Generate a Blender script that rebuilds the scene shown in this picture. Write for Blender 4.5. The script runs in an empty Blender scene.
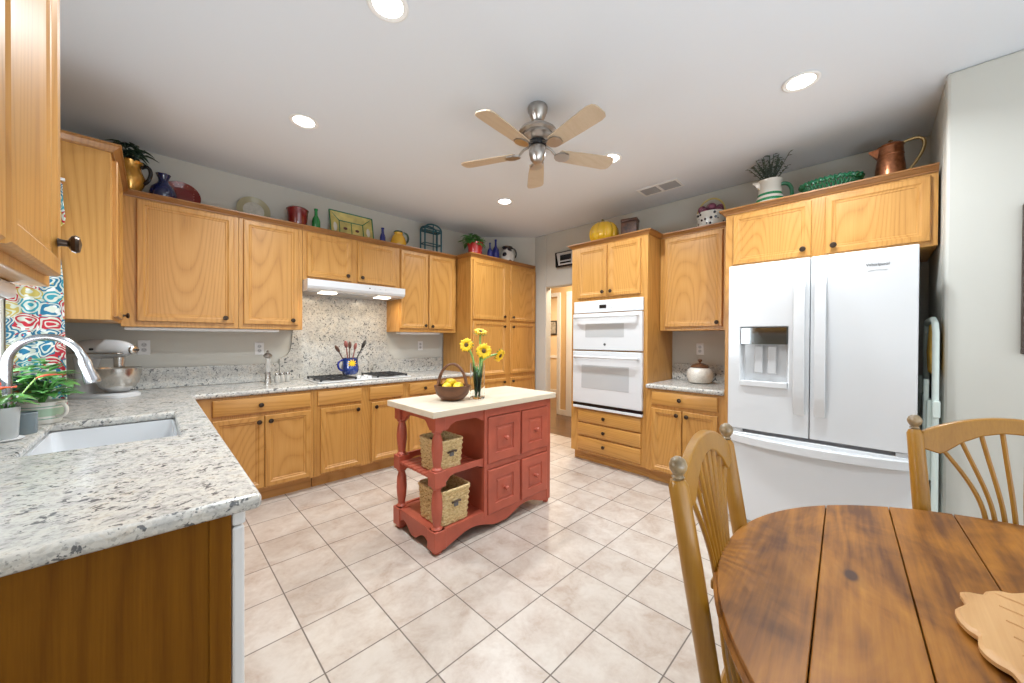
import bpy, bmesh, math, random
from mathutils import Vector, Matrix
PI = math.pi
R = math.radians
S = bpy.context.scene
C = S.collection

# ------------------------------------------------------------------ camera
CAM_H = 1.312
yaw, pitch, roll = 0.787489, -0.006781, 0.005174
F = Vector((math.cos(yaw)*math.cos(pitch), math.sin(yaw)*math.cos(pitch), math.sin(pitch)))
r0 = Vector((math.sin(yaw), -math.cos(yaw), 0)); u0 = r0.cross(F)
rr = r0*math.cos(roll)+u0*math.sin(roll); uu = -r0*math.sin(roll)+u0*math.cos(roll)
cd = bpy.data.cameras.new('camera'); cam = bpy.data.objects.new('camera', cd); C.objects.link(cam)
m = Matrix((rr, uu, -F)).transposed().to_4x4(); m.translation = (0, 0, CAM_H)
cam.matrix_world = m
cd.sensor_width = 36; cd.sensor_fit = 'HORIZONTAL'; cd.lens = 361.404/1024*36; cd.clip_start = 0.02
S.camera = cam

# ------------------------------------------------------------------ exposure, world, daylight
vs = S.view_settings
vs.view_transform = 'Standard'; vs.look = 'None'; vs.gamma = 1; vs.use_curve_mapping = False
vs.exposure = 0.76
W = bpy.data.worlds.new('world'); S.world = W; W.use_nodes = True
W.node_tree.nodes['Background'].inputs[0].default_value = (0.86, 0.94, 1.0, 1)
W.node_tree.nodes['Background'].inputs[1].default_value = 0.5
S.cycles.max_bounces = 10; S.cycles.diffuse_bounces = 6; S.cycles.glossy_bounces = 5; S.cycles.transmission_bounces = 8
S.cycles.use_denoising = True
S.cycles.caustics_reflective = False; S.cycles.caustics_refractive = False
S.cycles.sample_clamp_indirect = 4

def area(name, loc, rot, sx, sy, power, col, parent=None, shape='RECTANGLE', spread=PI):
    l = bpy.data.lights.new(name, 'AREA'); l.shape = shape; l.size = sx; l.size_y = sy; l.energy = power; l.color = col; l.spread = spread
    o = bpy.data.objects.new(name, l); C.objects.link(o); o.location = loc; o.rotation_euler = rot
    if parent: o.parent = parent
    return o
DAY = (0.90, 0.95, 1.0)
# soft fill from an opening added behind the camera; daylight from the sink window
area('rear_daylight_fill', (1.2, -3.15, 1.35), (R(90), 0, 0), 3.3, 2.2, 22, DAY)
area('ceiling_bounce_fill', (0.25, -1.1, 0.8), (R(180), 0, 0), 1.5, 1.5, 37, (0.84, 0.93, 1.0))  # unseen upward fill, added to brighten the ceiling and bounce into the room
area('daylight_sink_window', (-0.72, 2.05, 1.45), (0, R(-130), 0), 0.9, 1.4, 26, DAY)
area('hall_lamp', (4.5, 3.0, 2.45), (0, 0, 0), 0.4, 0.4, 30, (1, 0.86, 0.66))
area('far_room_lamp', (6.0, 4.6, 2.45), (0, 0, 0), 0.4, 0.4, 40, (1, 0.86, 0.66))
DOWNLIGHT_W = 13.6

# ------------------------------------------------------------------ materials
def nt(name):
    m = bpy.data.materials.new(name); m.use_nodes = True
    n = m.node_tree; b = n.nodes['Principled BSDF']
    return m, n, b
def N(n, t, **kw):
    x = n.nodes.new(t)
    for k, v in kw.items(): setattr(x, k, v)
    return x
def setin(x, **kw):
    for k, v in kw.items(): x.inputs[k].default_value = v
def ramp(n, fac, stops, interp='LINEAR'):
    r = N(n, 'ShaderNodeValToRGB'); r.color_ramp.interpolation = interp
    e = r.color_ramp.elements
    while len(e) < len(stops): e.new(0.5)
    for k, (p, c) in enumerate(stops): e[k].position = p; e[k].color = (*c, 1)
    n.links.new(fac, r.inputs[0]); return r.outputs[0]
def math_(n, op, a, b=None, c=None):
    x = N(n, 'ShaderNodeMath', operation=op)
    for k, v in enumerate((a, b, c)):
        if v is None: continue
        if isinstance(v, (int, float)): x.inputs[k].default_value = v
        else: n.links.new(v, x.inputs[k])
    return x.outputs[0]
def mixc(n, fac, a, b, mode='MIX'):
    x = N(n, 'ShaderNodeMix', data_type='RGBA', blend_type=mode)
    for k, v in ((0, fac), (6, a), (7, b)):
        if isinstance(v, (int, float)): x.inputs[k].default_value = v
        elif isinstance(v, tuple): x.inputs[k].default_value = (*v, 1)
        else: n.links.new(v, x.inputs[k])
    return x.outputs[2]
def coords(n, scale=(1, 1, 1), rnd=0.0):
    tc = N(n, 'ShaderNodeTexCoord'); out = tc.outputs['Object']
    if rnd:
        oi = N(n, 'ShaderNodeObjectInfo'); k = math_(n, 'MULTIPLY', oi.outputs['Random'], rnd)
        va = N(n, 'ShaderNodeVectorMath', operation='ADD'); n.links.new(out, va.inputs[0]); n.links.new(k, va.inputs[1]); out = va.outputs[0]
    mp = N(n, 'ShaderNodeMapping'); mp.inputs['Scale'].default_value = scale
    n.links.new(out, mp.inputs[0]); return mp.outputs[0]
def noise(n, vec, scale, detail=3, rough=0.5, dist=0.0):
    x = N(n, 'ShaderNodeTexNoise'); setin(x, Scale=scale, Detail=detail, Roughness=rough, Distortion=dist)
    if vec is not None: n.links.new(vec, x.inputs['Vector'])
    return x.outputs['Fac']
def bump(n, b, h, strength=0.2, dist=0.01):
    x = N(n, 'ShaderNodeBump'); setin(x, Strength=strength, Distance=dist); n.links.new(h, x.inputs['Height']); n.links.new(x.outputs[0], b.inputs['Normal'])
def plain(name, col, rough=0.5, metal=0.0, spec=None, emit=0.0, coat=0.0, trans=0.0, alpha=1.0, var=0.0, vscale=20, ior=None, sss=0):
    m, n, b = nt(name)
    setin(b, Roughness=rough, Metallic=metal)
    b.inputs['Base Color'].default_value = (*col, 1)
    if spec is not None: b.inputs['Specular IOR Level'].default_value = spec
    if coat: b.inputs['Coat Weight'].default_value = coat; b.inputs['Coat Roughness'].default_value = 0.08
    if trans: b.inputs['Transmission Weight'].default_value = trans
    if ior: b.inputs['IOR'].default_value = ior
    if emit: b.inputs['Emission Color'].default_value = (*col, 1); b.inputs['Emission Strength'].default_value = emit
    if var:
        f = noise(n, coords(n, rnd=5), vscale, 4)
        lo = tuple(max(0, c*(1-var)) for c in col); hi = tuple(min(1, c*(1+var)) for c in col)
        n.links.new(ramp(n, f, [(0.3, lo), (0.7, hi)]), b.inputs['Base Color'])
    return m
def wood(name, dark, mid, light, axis='z', ring=30.0, rough=0.38, stretch=0.11, rnd=9.0, contrast=1.0, coat=0.1):
    m, n, b = nt(name)
    sc = {'z': (1, 1, stretch), 'x': (stretch, 1, 1), 'y': (1, stretch, 1)}[axis]
    v = coords(n, sc, rnd)
    a = noise(n, v, 3.2, 0, 0.4, 0.0)
    f = math_(n, 'FRACT', math_(n, 'MULTIPLY', a, ring))
    tri = math_(n, 'PINGPONG', math_(n, 'MULTIPLY', a, ring*2), 1.0)
    sc2 = {'z': (1, 1, 0.03), 'x': (0.03, 1, 1), 'y': (1, 0.03, 1)}[axis]
    p = noise(n, coords(n, sc2, rnd), 210, 3, 0.65)
    g = noise(n, coords(n, sc2, rnd), 26, 2, 0.5)
    t = math_(n, 'ADD', math_(n, 'MULTIPLY', math_(n, 'POWER', tri, 2.2), 0.30*contrast), math_(n, 'ADD', math_(n, 'MULTIPLY', p, 0.55), math_(n, 'MULTIPLY', g, 0.28)))
    col = ramp(n, t, [(0.25, light), (0.62, mid), (1.0, dark)])
    n.links.new(col, b.inputs['Base Color'])
    setin(b, Roughness=rough); b.inputs['Coat Weight'].default_value = coat; b.inputs['Coat Roughness'].default_value = 0.22
    bump(n, b, p, 0.08, 0.002)
    return m
OD, OM, OL = (0.27, 0.108, 0.020), (0.45, 0.215, 0.047), (0.54, 0.280, 0.075)
OAK = wood('oak', OD, OM, OL, 'z')
OAKH = wood('oak_horizontal', OD, OM, OL, 'x')
OAKC = wood('dark_oak_moulding', (0.15, 0.055, 0.012), (0.26, 0.11, 0.024), (0.33, 0.15, 0.04), 'x')
OAKY = wood('oak_depth', OD, OM, OL, 'y')
PANEL = wood('shade_toned_oak_panel', (0.09, 0.030, 0.001), (0.155, 0.056, 0.002), (0.21, 0.082, 0.004), 'z', ring=14, contrast=1.0, coat=0.0, rough=0.55)  # oak darkened so the end panel's shade sits in its colour
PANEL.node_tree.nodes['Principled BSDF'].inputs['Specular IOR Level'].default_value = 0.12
CHAIRW = wood('honey_chair_wood', (0.18, 0.076, 0.005), (0.295, 0.132, 0.010), (0.38, 0.182, 0.018), 'z', ring=8, rough=0.36, coat=0.15, contrast=0.5)
FANW = wood('pale_fan_wood', (0.38, 0.285, 0.185), (0.48, 0.37, 0.255), (0.55, 0.44, 0.32), 'x', ring=12, rough=0.45, coat=0.1, contrast=0.5)
BUTCHER = wood('butcher_block', (0.50, 0.40, 0.28), (0.60, 0.51, 0.385), (0.66, 0.585, 0.47), 'x', ring=10, rough=0.4, coat=0.1, contrast=0.5)
BOWLW = wood('carved_walnut', (0.035, 0.011, 0.004), (0.095, 0.032, 0.011), (0.17, 0.066, 0.026), 'x', ring=9, rough=0.5, coat=0.05)
LEAFW = wood('carved_pale_wood', (0.36, 0.18, 0.065), (0.50, 0.27, 0.105), (0.57, 0.33, 0.14), 'x', ring=12, rough=0.5, coat=0.0, stretch=0.3)
HALLW = wood('hall_floor_wood', (0.06, 0.027, 0.010), (0.11, 0.053, 0.022), (0.16, 0.08, 0.035), 'y', ring=10, rough=0.3)

def tabletop_mat():
    m, n, b = nt('rustic_table_wood')
    v = coords(n, (0.16, 1, 1))
    a = noise(n, v, 5.5, 2, 0.5, 0.6)
    tri = math_(n, 'PINGPONG', math_(n, 'MULTIPLY', a, 12), 1.0)
    p = noise(n, coords(n, (0.05, 1, 1)), 90, 4, 0.6)
    blot = noise(n, coords(n, (0.6, 1, 1)), 5, 5, 0.65, 0.8)
    t = math_(n, 'ADD', math_(n, 'MULTIPLY', tri, 0.15), math_(n, 'ADD', math_(n, 'MULTIPLY', p, 0.35), math_(n, 'MULTIPLY', blot, 0.75)))
    col = ramp(n, t, [(0.36, (0.40, 0.172, 0.022)), (0.54, (0.29, 0.108, 0.010)), (0.78, (0.10, 0.030, 0.003))])
    # one dark knot
    tc = N(n, 'ShaderNodeTexCoord'); sub = N(n, 'ShaderNodeVectorMath', operation='SUBTRACT'); n.links.new(tc.outputs['Object'], sub.inputs[0])
    sub.inputs[1].default_value = KNOT
    sp = N(n, 'ShaderNodeVectorMath', operation='MULTIPLY'); n.links.new(sub.outputs[0], sp.inputs[0]); sp.inputs[1].default_value = (0.8, 1.7, 0)
    ln = N(n, 'ShaderNodeVectorMath', operation='LENGTH'); n.links.new(sp.outputs[0], ln.inputs[0])
    k = ramp(n, ln.outputs['Value'], [(0.016, (1, 1, 1)), (0.026, (0.25, 0.25, 0.25)), (0.06, (0, 0, 0))])
    n.links.new(mixc(n, k, col, (0.05, 0.018, 0.008)), b.inputs['Base Color'])
    setin(b, Roughness=0.42); b.inputs['Specular IOR Level'].default_value = 0.35
    bump(n, b, p, 0.1, 0.003); return m
KNOT = (0.057, 0.490, 0)

def granite():
    m, n, b = nt('speckled_granite'); v = coords(n)
    base = ramp(n, noise(n, v, 18, 6, 0.7, 0.6), [(0.30, (0.30, 0.30, 0.285)), (0.44, (0.47, 0.465, 0.44)), (0.56, (0.56, 0.545, 0.50)), (0.72, (0.46, 0.40, 0.32))])
    vo = N(n, 'ShaderNodeTexVoronoi'); setin(vo, Scale=120); n.links.new(v, vo.inputs['Vector'])
    sp = N(n, 'ShaderNodeSeparateColor'); n.links.new(vo.outputs['Color'], sp.inputs[0])
    g1 = ramp(n, sp.outputs[0], [(0.0, (0.45, 0.45, 0.45)), (0.10, (0.8, 0.8, 0.8)), (0.5, (1, 1, 1)), (1, (1.08, 1.08, 1.08))])
    c = mixc(n, 0.75, base, g1, 'MULTIPLY')
    big = noise(n, v, 7, 3, 0.6, 1.0)
    bl = noise(n, v, 48, 3, 0.55, 0.4)
    k = ramp(n, math_(n, 'ADD', bl, math_(n, 'MULTIPLY', big, 0.35)), [(0.785, (0, 0, 0)), (0.83, (0.85, 0.85, 0.85))])
    c = mixc(n, k, c, (0.045, 0.05, 0.06))
    k2 = ramp(n, noise(n, v, 95, 3, 0.6), [(0.58, (0, 0, 0)), (0.68, (0.65, 0.65, 0.65))])
    c = mixc(n, k2, c, (0.12, 0.115, 0.11))
    n.links.new(c, b.inputs['Base Color']); setin(b, Roughness=0.24)
    return m
GRANITE = granite()

TILE, TX, TY = 0.3115, 0.4779, 1.5065
def tile():
    m, n, b = nt('ceramic_floor_tile')
    tc = N(n, 'ShaderNodeTexCoord'); sx = N(n, 'ShaderNodeSeparateXYZ'); n.links.new(tc.outputs['Object'], sx.inputs[0])
    def cell(o, off):
        t = math_(n, 'DIVIDE', math_(n, 'SUBTRACT', o, off), TILE)
        fl = math_(n, 'FLOOR', t); fr = math_(n, 'FRACT', t)
        d = math_(n, 'MINIMUM', fr, math_(n, 'SUBTRACT', 1.0, fr)); return fl, d
    fx, dx = cell(sx.outputs[0], TX); fy, dy = cell(sx.outputs[1], TY)
    d = math_(n, 'MINIMUM', dx, dy)
    g = ramp(n, d, [(0.007, (1, 1, 1)), (0.011, (0, 0, 0))])
    cb = N(n, 'ShaderNodeCombineXYZ'); n.links.new(fx, cb.inputs[0]); n.links.new(fy, cb.inputs[1])
    wn = N(n, 'ShaderNodeTexWhiteNoise'); n.links.new(cb.outputs[0], wn.inputs['Vector'])
    sc = N(n, 'ShaderNodeVectorMath', operation='SCALE'); n.links.new(wn.outputs['Color'], sc.inputs[0]); sc.inputs['Scale'].default_value = 20
    ad = N(n, 'ShaderNodeVectorMath', operation='ADD'); n.links.new(tc.outputs['Object'], ad.inputs[0]); n.links.new(sc.outputs[0], ad.inputs[1])
    a = noise(n, ad.outputs[0], 7, 6, 0.62, 0.5); a2 = noise(n, ad.outputs[0], 45, 3, 0.6)
    t = math_(n, 'ADD', math_(n, 'MULTIPLY', a, 0.8), math_(n, 'MULTIPLY', a2, 0.2))
    c = ramp(n, t, [(0.30, (0.37, 0.285, 0.228)), (0.44, (0.46, 0.39, 0.335)), (0.58, (0.53, 0.475, 0.42)), (0.8, (0.58, 0.535, 0.49))])
    br = ramp(n, wn.outputs['Value'], [(0, (0.93, 0.915, 0.90)), (1, (1.02, 1.02, 1.02))])
    c = mixc(n, 1.0, c, br, 'MULTIPLY')
    n.links.new(mixc(n, g, c, (0.15, 0.12, 0.10)), b.inputs['Base Color'])
    rr_ = ramp(n, g, [(0, (0.3, 0.3, 0.3)), (1, (0.8, 0.8, 0.8))]); n.links.new(rr_, b.inputs['Roughness'])
    h = math_(n, 'ADD', math_(n, 'MULTIPLY', math_(n, 'SUBTRACT', 1.0, g), 1.0), math_(n, 'MULTIPLY', a2, 0.08))
    bump(n, b, h, 0.4, 0.003); return m
def painted(name, col, rough=0.6, sc=60, st=0.06):
    m, n, b = nt(name); b.inputs['Base Color'].default_value = (*col, 1); setin(b, Roughness=rough)
    bump(n, b, noise(n, coords(n), sc, 4, 0.6), st, 0.004); return m
WALL = painted('warm_grey_wall_paint', (0.54, 0.532, 0.485))
CEIL = painted('ceiling_paint', (0.68, 0.72, 0.77), 0.7, 45, 0.1)
HALLWALL = painted('tan_wall_paint', (0.66, 0.46, 0.24))
TRIM = painted('white_trim_paint', (0.78, 0.78, 0.77), 0.35, 10, 0.0)
RED = plain('brick_red_paint', (0.41, 0.088, 0.050), 0.42, var=0.12, vscale=9)
WHITE = plain('white_enamel', (0.64, 0.655, 0.67), 0.16, coat=0.5)
WHITEM = plain('white_satin', (0.74, 0.745, 0.75), 0.35)
OFFW = plain('pale_grey_plastic', (0.50, 0.51, 0.52), 0.3)
GLASSD = plain('grey_oven_glass', (0.46, 0.475, 0.485), 0.08, coat=1)
BLACK = plain('black_iron', (0.015, 0.015, 0.016), 0.45)
BLACKG = plain('black_gloss', (0.012, 0.012, 0.014), 0.12)
DARK = plain('dark_gap', (0.03, 0.025, 0.02), 0.8)
MIRROR = plain('dark_mirror_panel', (0.17, 0.18, 0.18), 0.06, metal=1)
BRONZE = plain('oil_rubbed_bronze', (0.055, 0.038, 0.028), 0.32, metal=0.85)
NICKEL = plain('brushed_nickel', (0.43, 0.40, 0.37), 0.3, metal=1)
CHROME = plain('chrome', (0.36, 0.37, 0.39), 0.24, metal=1)
STEEL = plain('stainless_steel', (0.60, 0.58, 0.55), 0.2, metal=1)
COPPER = plain('hammered_copper', (0.42, 0.17, 0.085), 0.3, metal=1, var=0.3, vscale=40)
BRASS = plain('aged_brass', (0.42, 0.30, 0.14), 0.3, metal=1)
GOLD = plain('amber_gold_glaze', (0.55, 0.27, 0.035), 0.22, metal=0.6, coat=0.6)
COBALT = plain('cobalt_glaze', (0.006, 0.012, 0.075), 0.1, coat=0.8)
COBALTG = plain('cobalt_glass', (0.008, 0.018, 0.20), 0.05, coat=0.6)
REDG = plain('deep_red_glaze', (0.17, 0.007, 0.008), 0.12, coat=0.8)
REDP = plain('bright_red_pot', (0.45, 0.02, 0.02), 0.25, coat=0.5)
GREENG = plain('green_bottle_glass', (0.01, 0.20, 0.04), 0.05, coat=0.6)
YEL = plain('yellow_glaze', (0.74, 0.40, 0.02), 0.2, coat=0.6)
PUMP = plain('yellow_pumpkin_glaze', (0.78, 0.47, 0.02), 0.22, coat=0.6)
TEAL = plain('teal_metal', (0.02, 0.10, 0.13), 0.4, metal=0.3)
LEAFD = plain('dark_foliage', (0.018, 0.045, 0.022), 0.5, var=0.5)
LEAF = plain('green_foliage', (0.07, 0.22, 0.045), 0.4, var=0.5)
LEAFB = plain('fresh_green_leaf', (0.10, 0.30, 0.07), 0.32, var=0.55, coat=0.3)
LEAFG = plain('grey_green_foliage', (0.05, 0.075, 0.055), 0.6, var=0.4)
GREEN = plain('emerald_glaze', (0.01, 0.16, 0.07), 0.15, coat=0.7)
CERAM = plain('cream_ceramic', (0.70, 0.67, 0.60), 0.2, coat=0.5)
BROWNG = plain('brown_glaze', (0.11, 0.05, 0.025), 0.25, coat=0.5)
LEMON = plain('lemon_skin', (0.80, 0.56, 0.02), 0.4, var=0.1)
PETAL = plain('sunflower_petal', (0.85, 0.54, 0.01), 0.5, var=0.15)
SEED = plain('sunflower_disc', (0.10, 0.05, 0.015), 0.8, var=0.4, vscale=200)
STEM = plain('green_stem', (0.24, 0.42, 0.10), 0.5)
GLASS = plain('clear_glass', (0.95, 0.98, 0.97), 0.02, trans=1.0, ior=1.3)
WATER = plain('water', (0.95, 1, 0.97), 0.0, trans=1.0, ior=1.2)
PANE = plain('window_glass', (0.95, 0.98, 1.0), 0.0, trans=1.0, ior=1.02)
MINT = plain('mint_white_enamel', (0.60, 0.68, 0.64), 0.3)
YFAB = plain('mustard_fabric', (0.55, 0.33, 0.04), 0.8, var=0.2)
SOIL = plain('potting_soil', (0.03, 0.02, 0.014), 0.9)
BEIGE = plain('olive_beige_glaze', (0.36, 0.33, 0.20), 0.3, coat=0.4)
PALEG = plain('pale_grey_glaze', (0.50, 0.50, 0.45), 0.3, coat=0.4, var=0.15, vscale=30)
UTEN = plain('dark_utensil_wood', (0.10, 0.045, 0.03), 0.5)
TERRA = plain('rose_brown', (0.25, 0.08, 0.07), 0.5)
LAMP = plain('lamp_lens', (1, 0.97, 0.92), 0.5, emit=9)
PURPLE = plain('painted_fruit', (0.20, 0.05, 0.10), 0.3, var=0.6, vscale=30)
TIN = plain('brown_leather', (0.075, 0.028, 0.014), 0.35, var=0.8, vscale=25)
REDFLOWER = plain('red_spathe', (0.75, 0.08, 0.03), 0.3)
DISPLAY = plain('display_glass', (0.01, 0.012, 0.015), 0.08)
WINTREAT = plain('greenery_outside', (0.25, 0.33, 0.20), 0.8, var=0.6, vscale=4)

def banded(name, bands, axis=2, rough=0.2, coat=0.5):
    """colour bands by height (object space): list of (z, colour) constant steps"""
    m, n, b = nt(name); tc = N(n, 'ShaderNodeTexCoord'); sx = N(n, 'ShaderNodeSeparateXYZ'); n.links.new(tc.outputs['Object'], sx.inputs[0])
    zmax = bands[-1][0]
    t = math_(n, 'DIVIDE', sx.outputs[axis], zmax)
    st = [(0, bands[0][1])]+[(bands[k-1][0]/zmax, bands[k][1]) for k in range(1, len(bands))]
    n.links.new(ramp(n, t, st, 'CONSTANT'), b.inputs['Base Color']); setin(b, Roughness=rough); b.inputs['Coat Weight'].default_value = coat; return m
def spotted(name, base, spot, scale, thr=0.3, rough=0.2):
    m, n, b = nt(name); vo = N(n, 'ShaderNodeTexVoronoi'); setin(vo, Scale=scale, Randomness=0.7); n.links.new(coords(n), vo.inputs['Vector'])
    k = ramp(n, vo.outputs['Distance'], [(thr, (1, 1, 1)), (thr+0.05, (0, 0, 0))])
    n.links.new(mixc(n, k, base, spot), b.inputs['Base Color']); setin(b, Roughness=rough); b.inputs['Coat Weight'].default_value = 0.5; return m
CW = (0.68, 0.66, 0.60); GB = (0.02, 0.22, 0.09)
STRIPE = banded('green_striped_glaze', [(0.03, CW), (0.05, GB), (0.07, CW), (0.092, GB), (0.112, CW), (0.134, GB), (0.26, CW)])
MUGB = banded('sage_banded_mug', [(0.022, CW), (0.027, (0.25, 0.40, 0.30)), (0.036, CW), (0.072, (0.36, 0.50, 0.36)), (0.079, CW), (0.084, (0.25, 0.40, 0.30)), (0.2, CW)])
DOTS = spotted('white_glaze_black_dots', (0.70, 0.70, 0.66), (0.012, 0.014, 0.03), 26, 0.30)
COW = spotted('white_glaze_black_patches', (0.68, 0.66, 0.62), (0.015, 0.015, 0.03), 11, 0.36)
LACQ = banded('brown_rim_cream_jar', [(0.125, (0.66, 0.62, 0.54)), (0.5, (0.13, 0.06, 0.03))])

def curtain_mat():
    m, n, b = nt('printed_curtain_cotton')
    v = coords(n, (1, 0.0, 1))
    nz = N(n, 'ShaderNodeTexNoise'); setin(nz, Scale=16.0, Detail=1); n.links.new(v, nz.inputs['Vector'])
    vv = N(n, 'ShaderNodeVectorMath', operation='MULTIPLY_ADD'); n.links.new(nz.outputs['Color'], vv.inputs[0]); vv.inputs[1].default_value = (0.075, 0, 0.075); n.links.new(v, vv.inputs[2])
    vo = N(n, 'ShaderNodeTexVoronoi'); setin(vo, Scale=15.0, Randomness=0.45); n.links.new(vv.outputs[0], vo.inputs['Vector'])
    sp = N(n, 'ShaderNodeSeparateColor'); n.links.new(vo.outputs['Color'], sp.inputs[0])
    cc = ramp(n, sp.outputs[0], [(0, (0.012, 0.14, 0.25)), (0.34, (0.42, 0.015, 0.03)), (0.52, (0.03, 0.26, 0.32)), (0.74, (0.50, 0.40, 0.10))], 'CONSTANT')
    ring = math_(n, 'ADD', math_(n, 'SINE', math_(n, 'MULTIPLY', vo.outputs['Distance'], 34)), 0.25)
    k = ramp(n, ring, [(0.0, (0, 0, 0)), (0.10, (1, 1, 1))])
    c = mixc(n, k, (0.56, 0.60, 0.52), cc)
    v2 = N(n, 'ShaderNodeTexVoronoi'); setin(v2, Scale=42.0, Randomness=0.8); n.links.new(vv.outputs[0], v2.inputs['Vector'])
    s2 = N(n, 'ShaderNodeSeparateColor'); n.links.new(v2.outputs['Color'], s2.inputs[0])
    c2 = ramp(n, s2.outputs[1], [(0, (0.70, 0.72, 0.68)), (0.55, (0.02, 0.20, 0.32)), (0.72, (0.50, 0.42, 0.10)), (0.88, (0.40, 0.02, 0.04))], 'CONSTANT')
    k2 = ramp(n, v2.outputs['Distance'], [(0.30, (1, 1, 1)), (0.36, (0, 0, 0))])
    km = ramp(n, vo.outputs['Distance'], [(0.30, (0, 0, 0)), (0.34, (1, 1, 1))])
    c = mixc(n, math_(n, 'MULTIPLY', k2, km), c, c2)
    n.links.new(c, b.inputs['Base Color']); setin(b, Roughness=0.85); return m
CURT = curtain_mat()
def wicker_mat():
    m, n, b = nt('woven_wicker'); v = coords(n, (1, 1, 2.2))
    f = noise(n, v, 55, 3, 0.6)
    n.links.new(ramp(n, f, [(0.3, (0.36, 0.22, 0.085)), (0.5, (0.62, 0.45, 0.21)), (0.7, (0.74, 0.60, 0.35))]), b.inputs['Base Color']); setin(b, Roughness=0.6); return m
WICKER = wicker_mat()

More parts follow.
